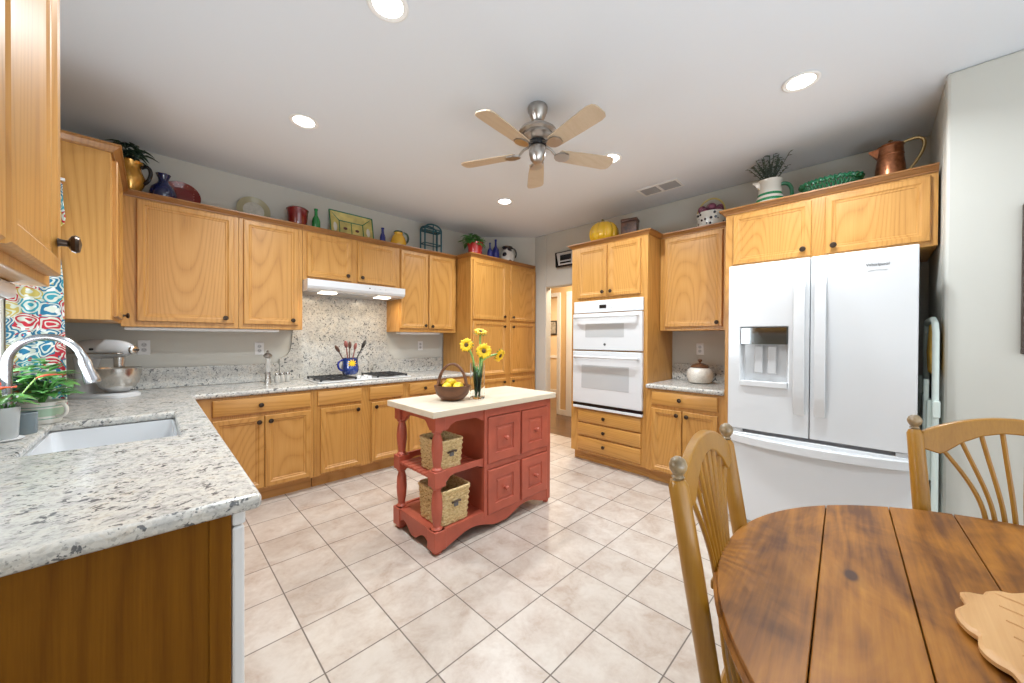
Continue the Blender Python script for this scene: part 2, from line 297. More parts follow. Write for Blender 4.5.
# ------------------------------------------------------------------ mesh helper
class M:
    def __init__(s): s.bm = bmesh.new(); s.mx = Matrix()
    def v(s, p): return s.bm.verts.new(s.mx @ Vector(p))
    def face(s, vs):
        try: return s.bm.faces.new(vs)
        except ValueError: return None
    def box(s, x0, y0, z0, x1, y1, z1):
        a = [s.v(p) for p in ((x0,y0,z0),(x1,y0,z0),(x1,y1,z0),(x0,y1,z0),(x0,y0,z1),(x1,y0,z1),(x1,y1,z1),(x0,y1,z1))]
        for f in ((3,2,1,0),(4,5,6,7),(0,1,5,4),(1,2,6,5),(2,3,7,6),(3,0,4,7)): s.face([a[k] for k in f])
        return s
    def prism(s, pts, axis, a, b):
        mk = {'z': lambda u, w, t: (u, w, t), 'y': lambda u, w, t: (u, t, w), 'x': lambda u, w, t: (t, u, w)}[axis]
        A = [s.v(mk(u, w, a)) for u, w in pts]; B = [s.v(mk(u, w, b)) for u, w in pts]; n = len(pts)
        s.face(A); s.face(B[::-1])
        for k in range(n): s.face([A[k], B[k], B[(k+1) % n], A[(k+1) % n]])
        return s
    def loft(s, loops, cap0=True, cap1=True, closed=True):
        L = [[s.v(p) for p in lp] for lp in loops]; n = len(L[0])
        for a, b in zip(L, L[1:]):
            for k in range(n if closed else n-1):
                j = (k+1) % n; s.face([a[k], a[j], b[j], b[k]])
        if cap0: s.face(L[0][::-1])
        if cap1: s.face(L[-1])
        return s
    def lathe(s, prof, c=(0, 0, 0), seg=28, sx=1.0, sy=1.0):
        loops = []
        for r, z in prof:
            r = max(r, 0.0002)
            loops.append([(c[0]+r*sx*math.cos(2*PI*k/seg), c[1]+r*sy*math.sin(2*PI*k/seg), c[2]+z) for k in range(seg)])
        return s.loft(loops)
    def tube(s, pts, r, seg=8, closed=False, flat=1.0):
        P = [Vector(p) for p in pts]; n = len(P); rs = r if isinstance(r, (list, tuple)) else [r]*n
        up = None; loops = []
        for k in range(n):
            if closed: t = P[(k+1) % n]-P[k-1]
            else: t = P[min(k+1, n-1)]-P[max(k-1, 0)]
            t.normalize()
            if up is None:
                up = Vector((0, 0, 1)) if abs(t.z) < 0.9 else Vector((1, 0, 0))
            side = t.cross(up); side.normalize(); up = side.cross(t); up.normalize()
            loops.append([tuple(P[k]+side*(rs[k]*math.cos(2*PI*q/seg))+up*(rs[k]*flat*math.sin(2*PI*q/seg))) for q in range(seg)])
        if closed: loops.append(loops[0]); return s.loft(loops, False, False)
        return s.loft(loops)
    def ball(s, c, r, seg=16, rings=9):
        if isinstance(r, (int, float)): r = (r, r, r)
        loops = []
        for k in range(rings+1):
            t = -PI/2+PI*k/rings; q = max(math.cos(t), 0.01)
            loops.append([(c[0]+r[0]*q*math.cos(2*PI*j/seg), c[1]+r[1]*q*math.sin(2*PI*j/seg), c[2]+r[2]*math.sin(t)) for j in range(seg)])
        return s.loft(loops)
    def door(s, x0, z0, x1, z1, t=0.02, fr=0.040):
        def rect(i, y): return [(x0+i, y, z0+i), (x1-i, y, z0+i), (x1-i, y, z1-i), (x0+i, y, z1-i)]
        return s.loft([rect(0, 0), rect(0, -t+0.005), rect(0.004, -t), rect(fr-0.006, -t), rect(fr, -t+0.004), rect(fr+0.003, -t+0.006), rect(fr+0.012, -t+0.007), rect(fr+0.016, -t+0.011)])
    def slab(s, x0, z0, x1, z1, t=0.02, e=0.010):
        def rect(i, y): return [(x0+i, y, z0+i), (x1-i, y, z0+i), (x1-i, y, z1-i), (x0+i, y, z1-i)]
        return s.loft([rect(0, 0), rect(0, -t+0.009), rect(e*0.35, -t+0.003), rect(e, -t)])
    def sweep(s, path, prof):
        """prof (out, z) swept along an open plan path; out is to the right of travel; mitred"""
        P = [Vector((p[0], p[1])) for p in path]; loops = []
        for k in range(len(P)):
            d0 = (P[k]-P[k-1]).normalized() if k else None; d1 = (P[k+1]-P[k]).normalized() if k < len(P)-1 else None
            if d0 is None: d0 = d1
            if d1 is None: d1 = d0
            n0 = Vector((d0.y, -d0.x)); n1 = Vector((d1.y, -d1.x)); nn = n0+n1; nn = nn/max(0.2, nn.dot(n0))
            loops.append([(P[k].x+nn.x*o, P[k].y+nn.y*o, z) for o, z in prof])
        return s.loft(loops)
    def leaf(s, base, d, L, w, up=(0, 0, 1), curl=0.3, seg=3):
        d = Vector(d).normalized(); u = Vector(up); sd = d.cross(u)
        if sd.length < 0.05: sd = d.cross(Vector((1, 0, 0)))
        sd.normalize(); u = sd.cross(d); b = Vector(base); rows = []
        for k in range(seg+1):
            t = k/seg; c = b+d*(L*t)-u*(curl*L*t*t); ww = w*0.5*math.sin(PI*min(0.98, max(0.06, t**0.75)))
            rows.append((s.v(c-sd*ww+u*ww*0.25), s.v(c), s.v(c+sd*ww+u*ww*0.25)))
        for a, c in zip(rows, rows[1:]):
            s.face([a[0], a[1], c[1], c[0]]); s.face([a[1], a[2], c[2], c[1]])
        return s
    def build(s, name, mat, parent=None, bevel=0.0, smooth=35, solid=0.0, seg=2):
        me = bpy.data.meshes.new(name)
        bmesh.ops.recalc_face_normals(s.bm, faces=s.bm.faces[:])
        s.bm.to_mesh(me); s.bm.free()
        if smooth:
            me.shade_smooth(); me.set_sharp_from_angle(angle=R(smooth))
        me.materials.append(mat)
        o = bpy.data.objects.new(name, me); C.objects.link(o)
        if parent: o.parent = parent
        if solid:
            md = o.modifiers.new('solid', 'SOLIDIFY'); md.thickness = solid; md.offset = 0
        if bevel:
            md = o.modifiers.new('bevel', 'BEVEL'); md.width = bevel; md.segments = seg; md.limit_method = 'ANGLE'; md.angle_limit = R(40)
        return o
def tag(o, label, cat, group=None, kind=None):
    o['label'] = label; o['category'] = cat
    if group: o['group'] = group
    if kind: o['kind'] = kind
    return o
def thing(name, label, cat, loc=(0, 0, 0), rz=0.0, group=None):
    o = bpy.data.objects.new(name, None); C.objects.link(o); o.empty_display_size = 0.1
    o.location = loc; o.rotation_euler = (0, 0, rz); return tag(o, label, cat, group)
def single(mb, name, mat, label, cat, loc=(0, 0, 0), rz=0.0, group=None, **kw):
    o = mb.build(name, mat, None, **kw); o.location = loc; o.rotation_euler = (0, 0, rz); return tag(o, label, cat, group)
def structure(o): o['kind'] = 'structure'; return o
def lab(o, t): o['label'] = t; return o
def dup(o, parent=None):
    c = o.copy(); C.objects.link(c)
    if parent is not None: c.parent = parent
    for ch in list(o.children): dup(ch, c)
    return c
def arc(cx, cz, r, a0, a1, n, rz=None):
    rz = rz or r
    return [(cx+r*math.cos(R(a0+(a1-a0)*k/n)), cz+rz*math.sin(R(a0+(a1-a0)*k/n))) for k in range(n+1)]
def bez(p0, p1, p2, p3, n=10):
    p0, p1, p2, p3 = map(Vector, (p0, p1, p2, p3))
    return [tuple(p0*(1-t)**3+p1*3*t*(1-t)**2+p2*3*t*t*(1-t)+p3*t**3) for t in [k/n for k in range(n+1)]]

# ------------------------------------------------------------------ room shell
XL, YB, XR, ZC = -0.49, 4.03, 3.88, 2.765
YA, XD, YR = -0.265, 3.06, -3.2            # alcove side wall, dining wall, rear wall
def shell(name, mb, mat, **kw): return structure(mb.build(name, mat, None, smooth=0, **kw))
TILEM = tile()
shell('floor', M().prism([(XL, YR), (XD, YR), (XD, YA), (XR+0.06, YA), (XR+0.06, YB), (XL, YB)], 'z', -0.05, 0), TILEM)
shell('floor_hall', M().box(XR+0.06, 1.5, -0.05, 7.2, 6.2, 0), HALLW)
shell('ceiling', M().prism([(XL-0.1, YR), (XD+0.1, YR), (XD+0.1, YA-0.1), (XR+0.12, YA-0.1), (XR+0.12, YB+0.1), (XL-0.1, YB+0.1)], 'z', ZC, ZC+0.1), CEIL)
wy0, wy1, wz0, wz1 = 1.30, 2.82, 1.02, 2.14
shell('wall_left', M().box(XL-0.12, YR, 0, XL, wy0, ZC).box(XL-0.12, wy1, 0, XL, YB, ZC).box(XL-0.12, wy0, 0, XL, wy1, wz0).box(XL-0.12, wy0, wz1, XL, wy1, ZC), WALL)
shell('wall_back', M().box(XL-0.12, YB, 0, 3.40, YB+0.12, ZC), WALL)
shell('wall_corner', M().prism([(3.29, YB), (XR, 3.44), (XR+0.12, 3.44), (XR+0.12, 3.52), (3.37, YB+0.12)], 'z', 0, ZC), WALL)
dz, dy0, dy1 = 2.03, 2.42, 3.235
shell('wall_right', M().box(XR, YA-0.12, 0, XR+0.12, dy0, ZC).box(XR, dy1, 0, XR+0.12, 3.46, ZC).box(XR, dy0, dz, XR+0.12, dy1, ZC), WALL, bevel=0.012)
shell('wall_alcove', M().box(XD+0.12, YA-0.12, 0, XR, YA, ZC), WALL)
shell('wall_dining', M().box(XD, YR, 0, XD+0.12, YA, ZC), WALL, bevel=0.014)
shell('wall_rear', M().box(XL-0.12, YR-0.12, 0, -0.46, YR, ZC).box(2.86, YR-0.12, 0, XD+0.12, YR, ZC).box(-0.46, YR-0.12, 2.46, 2.86, YR, ZC), WALL)
# sink window
w = M()
for a in (wy0, (wy0+wy1)/2-0.02, wy1-0.04): w.box(XL-0.09, a, wz0, XL-0.04, a+0.04, wz1)
for a in (wz0, wz1-0.04): w.box(XL-0.09, wy0+0.04, a, XL-0.04, wy1-0.04, a+0.04)
wf = structure(w.build('window_1', TRIM, None, smooth=0))
M().box(XL-0.068, wy0+0.02, wz0+0.02, XL-0.064, wy1-0.02, wz1-0.02).build('window_pane', PANE, wf, smooth=0)
# unseen rear glazed opening, added wide to let in soft daylight
w = M()
for a in (-0.46, 1.17, 2.80): w.box(a, YR-0.09, 0.0, a+0.06, YR-0.04, 2.46)
for a in (0.0, 2.40): w.box(-0.40, YR-0.09, a, 2.80, YR-0.04, a+0.06)
structure(w.build('window_2', TRIM, None, smooth=0))
# hall beyond the doorway
HX = 5.05
shell('wall_hall', M().box(HX, 1.5, 0, HX+0.1, 3.50, ZC).box(HX, 3.74, 0, HX+0.1, 3.93, ZC).box(HX, 4.30, 0, HX+0.1, 6.2, ZC).box(HX, 3.93, 2.05, HX+0.1, 4.30, ZC).box(HX, 3.50, 2.05, HX+0.1, 3.74, ZC), HALLWALL)
shell('ceiling_hall', M().box(XR+0.12, 1.5, 2.5, 7.2, 6.2, 2.6), CEIL)
shell('wall_hall_side', M().box(XR+0.12, 6.2, 0, 7.2, 6.3, ZC).box(XR+0.12, 1.4, 0, 7.2, 1.5, ZC).box(XR+0.12, 3.52, 0, XR+0.2, 6.2, ZC), HALLWALL)
shell('wall_far_room', M().box(6.9, 1.5, 0, 7.0, 6.2, ZC), painted('cream_wall_paint', (0.72, 0.58, 0.38)))
t = M()
for a, b_ in ((3.87, 3.94), (4.29, 4.36)): t.box(HX-0.018, a, 0, HX+0.11, b_, 2.06)
t.box(HX-0.018, 3.87, 2.06, HX+0.11, 4.36, 2.13)
structure(t.build('door_1', TRIM, None, smooth=0, bevel=0.004))
t = M().box(HX-0.018, 3.60, 0, HX+0.02, 3.74, 2.06).box(HX-0.018, 3.44, 2.06, HX+0.02, 3.74, 2.13).box(HX-0.018, 3.42, 0, HX+0.02, 3.50, 2.06)
d2 = structure(t.build('door_2', TRIM, None, smooth=0, bevel=0.004))
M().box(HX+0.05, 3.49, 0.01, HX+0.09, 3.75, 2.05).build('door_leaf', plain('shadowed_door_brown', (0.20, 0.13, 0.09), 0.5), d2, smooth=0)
shell('baseboard_hall', M().box(HX-0.014, 3.74, 0, HX, 3.87, 0.09).box(HX-0.014, 1.5, 0, HX, 3.42, 0.09), TRIM)
shell('baseboard_far_room', M().box(6.885, 1.5, 0, 6.9, 6.2, 0.10).box(6.88, 1.5, 0.86, 6.9, 6.2, 0.92), TRIM)
shell('baseboard_dining', M().box(XD-0.014, YR, 0, XD, YA-0.01, 0.09), TRIM)
pf = thing('picture_frame', 'small framed picture on the far wall seen through the hall doorway', 'picture', (6.9, 5.49, 1.42))
M().box(-0.03, -0.10, 0, -0.002, 0.10, 0.34).build('frame', BLACK, pf, smooth=0, bevel=0.004)
M().box(-0.033, -0.075, 0.03, -0.03, 0.075, 0.31).build('picture', plain('grey_print', (0.35, 0.33, 0.28), 0.5, var=0.5, vscale=18), pf, smooth=0)
mf = thing('framed_picture', 'dark framed wall hanging at the right edge above the dining chair', 'frame', (XD, -0.80, 1.25))
M().box(-0.03, -0.30, 0, -0.002, 0.29, 0.03).box(-0.03, -0.30, 0.71, -0.002, 0.29, 0.74).box(-0.03, -0.30, 0.03, -0.002, -0.27, 0.71).box(-0.03, 0.26, 0.03, -0.002, 0.29, 0.71).build('frame', plain('dark_frame_brown', (0.05, 0.03, 0.02), 0.4), mf, smooth=0, bevel=0.004)
M().box(-0.012, -0.28, 0.02, -0.004, 0.27, 0.72).build('picture', plain('muted_canvas', (0.35, 0.32, 0.26), 0.6, var=0.4, vscale=6), mf, smooth=0)

# ------------------------------------------------------------------ cabinets
def knob_mesh():
    k = M(); k.mx = Matrix.Rotation(R(90), 4, 'X')
    k.lathe([(0.009, 0), (0.007, 0.004), (0.0065, 0.013), (0.016, 0.018), (0.0185, 0.024), (0.0155, 0.029), (0.0, 0.032)], seg=16)
    o = k.build('knob', BRONZE); me = o.data; bpy.data.objects.remove(o); return me
KNOB = knob_mesh()
def add_knob(parent, x, z, y=-0.02):
    o = bpy.data.objects.new('knob', KNOB); C.objects.link(o); o.parent = parent; o.location = (x, y, z); return o
CROWN = [(0.0, -0.040), (0.008, -0.040), (0.010, -0.032), (0.018, -0.026), (0.032, -0.012), (0.040, -0.010), (0.040, 0.0), (0.0, 0.0)]
def cabinet(name, label, cat, loc, rz, Wd, D, z0, z1, fronts, group, crown=None, kick=False, foot=None, mat=None):
    """local x along the front, -y towards the room; fronts: (kind, x0, x1, z0, z1, knob)"""
    t = thing(name, label, cat, loc, rz, group)
    body = M()
    if foot: body.prism(foot, 'z', z0, z1)
    elif kick:
        body.box(0, 0, 0.105, Wd, D, z1)
    else: body.box(0, 0, z0, Wd, D, z1)
    body.build('carcass', OAK, t, smooth=0, bevel=0.002)
    if kick: M().box(0.002, 0.07, 0.0, Wd-0.002, D, 0.105).build('toe_kick', OAKH, t, smooth=0)
    for kd, x0, x1, a, b_, kn in fronts:
        if kd == 'door':
            o = M().door(x0, a, x1, b_).build('door', OAK, t, smooth=25)
        elif kd == 'drawer':
            o = M().slab(x0, a, x1, b_).build('drawer', OAKH, t, smooth=25)
        else:
            o = M().slab(x0, a, x1, b_).build('false_drawer_front', OAKH, t, smooth=25)
        if kn: add_knob(o, kn[0], kn[1])
    if crown:
        path = []
        if 'L' in crown: path.append((0, D if 'l' not in crown else 0.3))
        path += [(0, 0), (Wd, 0)]
        if 'R' in crown: path.append((Wd, D))
        M().sweep(path[::1], [(o, z1+0.006+z) for o, z in CROWN]).build('crown_moulding', OAKC, t, smooth=30)
    return t
ZU0, ZU1 = 1.386, 2.335
FU = 3.70      # upper face plane on the back wall
DU = 0.325
U = 'oak wall cabinets under the ceiling'
def K(x, z): return (x, z)
def up_z(h=0): return ZU0+0.04, 2.292
cabinet('upper_cabinet', 'wide single door oak wall cabinet in the corner above the stand mixer', 'cabinet', (-0.155, FU, 0), 0, 0.66, DU, ZU0, ZU1,
        [('door', 0.078, 0.628, ZU0+0.04, 2.29, K(0.572, 1.468))], U, crown='F')
cabinet('upper_cabinet', 'tall narrow oak wall cabinet directly left of the white range hood', 'cabinet', (0.507, FU, 0), 0, 0.468, DU, ZU0, ZU1,
        [('door', 0.030, 0.432, ZU0+0.04, 2.29, K(0.385, 1.468))], U, crown='F')
cabinet('upper_cabinet', 'short two door oak cabinet above the white range hood', 'cabinet', (0.977, FU, 0), 0, 0.952, DU, 1.845, ZU1,
        [('door', 0.032, 0.432, 1.878, 2.29, K(0.392, 1.925)), ('door', 0.494, 0.902, 1.878, 2.29, K(0.534, 1.925))], U, crown='F')
cabinet('upper_cabinet', 'tall two door oak wall cabinet between range hood and pantry', 'cabinet', (1.931, FU, 0), 0, 0.757, DU, ZU0, ZU1,
        [('door', 0.010, 0.352, ZU0+0.04, 2.29, K(0.312, 1.462)), ('door', 0.368, 0.716, ZU0+0.04, 2.29, K(0.405, 1.455))], U, crown='F')
# sink wall uppers (front faces +x): rz=+90, local x -> +y
cabinet('upper_cabinet', 'oak cabinet on the sink wall with plain side panel beside the curtain', 'cabinet', (-0.155, 2.90, 0), R(90), 1.125-0.325, 0.33, ZU0+0.018, ZU1,
        [('door', 0.09, 0.60, ZU0+0.04, 2.29, K(0.555, 1.452))], U, crown='L')
cabinet('upper_cabinet', 'nearest oak wall cabinet cut off by the upper left corner of the picture', 'cabinet', (-0.155, 0.30, 0), R(90), 0.945, 0.33, 1.418, ZU1,
        [('door', 0.03, 0.505, 1.437, 2.29, K(0.07, 1.50)), ('door', 0.525, 0.905, 1.437, 2.29, K(0.868, 1.503))], U, crown='R')
# pantry, fitted into the chamfered corner
PW = 3.872-2.705
foot = [(0, 0), (PW, 0), (PW, 0.012), (0.60, 0.575), (0, 0.575)]
pd = []
for (a, b_, kz) in ((1.552, 2.272, 1.60), (0.852, 1.528, 1.472), (0.14, 0.805, 0.755)):
    pd.append(('door', 0.025, 0.575, a, b_, K(0.535, kz))); pd.append(('door', 0.655, 1.150, a, b_, K(0.695, kz)))
pan = cabinet('pantry_cabinet', 'floor to crown oak pantry with six doors in the far corner', 'cabinet', (2.705, 3.42, 0), 0, PW, 0.6, 0.105, ZU1, pd, None, foot=foot)
M().sweep([(0, 0.575), (0, 0), (PW-0.045, 0)], [(o, ZU1+0.006+z) for o, z in CROWN]).build('crown_moulding', OAKC, pan, smooth=30)
M().box(0.02, 0.07, 0, PW-0.07, 0.10, 0.105).box(0.02, 0.10, 0, 0.04, 0.5, 0.105).build('toe_kick', OAKH, pan, smooth=0)
# base cabinets, back wall
B = 'oak base cabinets'
FB, DB, ZB = 3.42, 0.585, 0.863
cabinet('base_cabinet', 'oak base cabinet with one wide drawer over two doors left of the cooktop', 'cabinet', (0.145, FB, 0), 0, 0.845, DB, 0, ZB,
        [('drawer', 0.165, 0.818, 0.722, 0.845, K(0.46, 0.785)), ('door', 0.165, 0.484, 0.125, 0.695, K(0.448, 0.652)), ('door', 0.488, 0.818, 0.125, 0.695, K(0.525, 0.652))], B, kick=True)
cabinet('base_cabinet', 'oak base cabinet with two blank drawer fronts under the cooktop', 'cabinet', (0.992, FB, 0), 0, 0.865, DB, 0, ZB,
        [('false', 0.025, 0.405, 0.722, 0.845, None), ('false', 0.482, 0.826, 0.722, 0.845, None), ('door', 0.048, 0.405, 0.125, 0.695, K(0.365, 0.652)), ('door', 0.500, 0.826, 0.125, 0.695, K(0.54, 0.652))], B, kick=True)
cabinet('base_cabinet', 'oak base cabinet between cooktop and pantry behind the red island', 'cabinet', (1.859, FB, 0), 0, 0.844, DB, 0, ZB,
        [('drawer', 0.035, 0.39, 0.722, 0.845, K(0.21, 0.785)), ('drawer', 0.43, 0.80, 0.722, 0.845, K(0.615, 0.785)), ('door', 0.035, 0.39, 0.125, 0.695, K(0.345, 0.652)), ('door', 0.43, 0.80, 0.125, 0.695, K(0.475, 0.652))], B, kick=True)
# sink run
sb = cabinet('base_cabinet', 'oak sink base under the granite sink counter, behind the dishwasher end panel', 'cabinet', (0.145, 1.812, 0), R(90), 3.418-1.812, 0.60, 0, ZB-0.215,
        [('door', 0.05, 0.50, 0.125, 0.66, K(0.46, 0.62)), ('door', 0.52, 0.97, 0.125, 0.66, K(0.56, 0.62)), ('door', 1.05, 1.42, 0.125, 0.66, K(1.09, 0.62)), ('false', 0.05, 0.97, 0.70, 0.845, None), ('false', 1.05, 1.42, 0.70, 0.845, None)], B, kick=True)
M().box(0, 0, ZB-0.215, 3.418-1.812, 0.02, ZB).build('face_rail', OAKH, sb, smooth=0)
ep = thing('end_panel', 'shade-toned oak end panel closing the near end of the sink counter', 'panel', (-0.485, 1.165, 0))
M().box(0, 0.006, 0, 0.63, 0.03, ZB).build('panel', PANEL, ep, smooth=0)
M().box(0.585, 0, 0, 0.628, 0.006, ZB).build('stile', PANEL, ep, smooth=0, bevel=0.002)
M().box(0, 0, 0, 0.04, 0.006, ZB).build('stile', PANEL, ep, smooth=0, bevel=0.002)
dw = thing('dishwasher', 'white dishwasher edge showing beside the shade-toned oak end panel', 'dishwasher', (0.135, 1.20, 0), R(90))
M().box(0.002, -0.011, 0.10, 0.598, 0.58, ZB-0.003).build('tub_body', WHITEM, dw, smooth=0)
M().box(-0.03, -0.038, 0.10, 0.598, -0.011, ZB-0.045).build('door', WHITEM, dw, smooth=0, bevel=0.006)
M().box(-0.03, -0.040, ZB-0.042, 0.598, -0.011, ZB-0.003).build('control_strip', WHITEM, dw, smooth=0, bevel=0.006)
M().box(0.02, 0.03, 0.0, 0.58, 0.07, 0.10).build('toe_plate', WHITEM, dw, smooth=0)

# right wall: rz=-90, local x -> -y, depth -> +x
FX = 3.265
tw = cabinet('oven_cabinet', 'tall oak oven cabinet with two upper doors and three drawers', 'cabinet', (FX+0.022, 2.365, 0), R(-90), 0.862, 0.60, 0, ZU1,
        [('door', 0.085, 0.435, 1.752, 2.275, K(0.398, 1.80)), ('door', 0.45, 0.795, 1.752, 2.275, K(0.49, 1.80)),
         ('drawer', 0.095, 0.81, 0.430, 0.562, K(0.42, 0.50)), ('drawer', 0.095, 0.81, 0.285, 0.418, K(0.42, 0.355)), ('drawer', 0.095, 0.81, 0.132, 0.272, K(0.42, 0.21))], None, crown='LR', kick=True)
cabinet('upper_cabinet', 'single door oak wall cabinet above the small counter with the cookie jar', 'cabinet', (3.55, 1.498, 0), R(-90), 0.652, 0.325, ZU0+0.015, ZU1,
        [('door', 0.05, 0.552, ZU0+0.05, 2.285, K(0.515, 1.47))], U, crown='F')
cabinet('base_cabinet', 'oak base cabinet with one drawer and two doors under the cookie jar counter', 'cabinet', (FX, 1.50, 0), R(-90), 0.652, 0.60, 0, ZB,
        [('drawer', 0.055, 0.605, 0.722, 0.845, K(0.31, 0.785)), ('door', 0.055, 0.322, 0.125, 0.69, K(0.285, 0.652)), ('door', 0.332, 0.605, 0.125, 0.69, K(0.37, 0.652))], B, kick=True)
fs = cabinet('refrigerator_surround', 'oak surround with two short doors over the white refrigerator', 'cabinet', (FX-0.02, 0.846, 0), R(-90), 1.10, 0.62, 1.872, ZU1,
        [('door', 0.055, 0.53, 1.90, 2.283, K(0.485, 1.948)), ('door', 0.60, 1.07, 1.90, 2.283, K(0.645, 1.948))], None, crown='L')
M().box(0.0, 0.0, 0, 0.03, 0.62, 1.872).build('side_panel', OAK, fs, smooth=0)

# ------------------------------------------------------------------ countertops
ZT, CT = 0.905, 0.04
sx0, sx1, sy0, sy1 = -0.335, 0.085, 2.05, 2.71       # sink cut-out
ctop = thing('countertop', 'long L shaped speckled granite countertop around sink and cooktop', 'countertop', (0, 0, 0))
c = M()
XC, YC = 0.205, 3.395
z0, z1 = ZT-CT, ZT
bm = c.bm
xs = [XL+0.002, sx0, sx1, XC]; ys = [1.13, sy0, sy1, YC, YB-0.002]; xe = 2.702
def inside(i, j): return not (i == 1 and j == 1)
cells = [(xs[i], ys[j], xs[i+1], ys[j+1]) for i in range(3) for j in range(4) if inside(i, j)]+[(XC, YC, xe, YB-0.002)]
for (a, b_, cc, d) in cells:
    for z in (z0, z1):
        c.face([c.v((a, b_, z)), c.v((cc, b_, z)), c.v((cc, d, z)), c.v((a, d, z))])
def wallq(p, q):
    c.face([c.v((*p, z0)), c.v((*q, z0)), c.v((*q, z1)), c.v((*p, z1))])
def chain(pts):
    for p, q in zip(pts, pts[1:]): wallq(p, q)
chain([(x, ys[0]) for x in xs]); chain([(XC, y) for y in ys[:4]]); chain([(XC, YC), (xe, YC)]); chain([(xe, YC), (xe, ys[4])])
chain([(xe, ys[4]), (XC, ys[4])]+[(x, ys[4]) for x in xs[2::-1]]); chain([(xs[0], y) for y in ys[::-1]])
chain([(sx0, sy0), (sx1, sy0), (sx1, sy1), (sx0, sy1), (sx0, sy0)])
bmesh.ops.remove_doubles(bm, verts=bm.verts[:], dist=0.0005)
bmesh.ops.dissolve_limit(bm, angle_limit=R(1), verts=bm.verts[:], edges=bm.edges[:])
c.build('worktop', GRANITE, ctop, smooth=30, bevel=0.014, seg=4)
M().box(XL+0.003, YB-0.022, ZT+0.001, 0.859, YB-0.002, ZT+0.165).build('backsplash', GRANITE, ctop, smooth=0, bevel=0.004)
M().box(2.021, YB-0.022, ZT+0.001, 2.702, YB-0.002, ZT+0.165).build('backsplash', GRANITE, ctop, smooth=0, bevel=0.004)
M().box(XL+0.003, 2.90, ZT+0.001, XL+0.022, YB-0.023, ZT+0.165).build('backsplash', GRANITE, ctop, smooth=0, bevel=0.004)
# full height stone behind the cooktop with scooped shoulders
P = [(0.86, ZT+0.001), (2.02, ZT+0.001), (2.02, 1.10), (1.985, 1.13), (1.955, 1.18), (1.945, 1.25), (1.93, 1.845), (0.98, 1.845), (0.965, 1.26), (0.95, 1.19), (0.92, 1.14), (0.86, 1.11)]
lab(M().prism(P, 'y', YB-0.024, YB-0.002).build('cooktop_backsplash', GRANITE, ctop, smooth=0, bevel=0.003), 'full height granite slab with scooped shoulders')
ct2 = thing('countertop', 'short granite countertop between wall ovens and refrigerator', 'countertop', (3.56, 1.175, 0))
M().box(-0.325, -0.326, z0, 0.318, 0.323, z1).build('worktop', GRANITE, ct2, smooth=30, bevel=0.014, seg=4)
M().box(0.298, -0.324, ZT+0.001, 0.318, 0.321, ZT+0.165).build('backsplash', GRANITE, ct2, smooth=0, bevel=0.003)

# sink and faucet
sk = M(); d = 0.19; g = 0.012
def rrect(x0, y0, x1, y1, r, z, n=5):
    out = []
    for cx, cy, a in ((x1-r, y1-r, 0), (x0+r, y1-r, 90), (x0+r, y0+r, 180), (x1-r, y0+r, 270)):
        out += [(cx+r*math.cos(R(a+90*k/n)), cy+r*math.sin(R(a+90*k/n)), z) for k in range(n+1)]
    return out
e = 0.016
sk.loft([rrect(sx0-e, sy0-e, sx1+e, sy1+e, 0.03, z0-0.001), rrect(sx0+0.002, sy0+0.002, sx1-0.002, sy1-0.002, 0.03, z0-0.001), rrect(sx0+0.004, sy0+0.004, sx1-0.004, sy1-0.004, 0.03, z0-0.03),
         rrect(sx0+0.02, sy0+0.02, sx1-0.02, sy1-0.02, 0.05, z0-d+0.02), rrect(sx0+0.05, sy0+0.05, sx1-0.05, sy1-0.05, 0.05, z0-d)], False, True)
sk.loft([rrect(sx0-e, sy0-e, sx1+e, sy1+e, 0.03, z0-0.001), rrect(sx0-e, sy0-e, sx1+e, sy1+e, 0.03, z0-d-0.012)], False, True)
sinkt = thing('kitchen_sink', 'white undermount kitchen sink set into the granite counter', 'sink', (0, 0, 0))
sk.build('basin', WHITE, sinkt, smooth=40)
M().lathe([(0.042, 0.0), (0.042, 0.004), (0.03, 0.003), (0.0, 0.002)], ((sx0+sx1)/2, 2.38, z0-d+0.001)).build('drain', STEEL, sinkt)
fc = thing('faucet', 'chrome gooseneck pull-down faucet arching over the sink', 'faucet', (-0.440, 2.62, ZT))
M().lathe([(0.03, 0), (0.03, 0.012), (0.022, 0.03), (0.019, 0.06), (0.0, 0.06)]).build('base', CHROME, fc)
path = [(0, 0, 0.05), (0, 0, 0.20), (0.0, 0, 0.28)]+[(x, 0, z) for x, z in arc(0.105, 0.29, 0.105, 180, 22, 16, 0.115)]+[(0.212, -0.004, 0.31)]
M().tube(path, 0.0155, 14).build('neck', CHROME, fc)
M().tube([(0.202, 0, 0.333), (0.212, -0.004, 0.31), (0.216, -0.006, 0.29), (0.225, -0.01, 0.255), (0.240, -0.014, 0.205), (0.243, -0.016, 0.19)], [0.0165, 0.018, 0.023, 0.021, 0.029, 0.028], 16).build('spray_head', CHROME, fc)
M().tube([(0, 0.02, 0.07), (0.0, 0.06, 0.09), (0.01, 0.085, 0.14)], [0.008, 0.008, 0.011], 10).build('lever_handle', CHROME, fc)

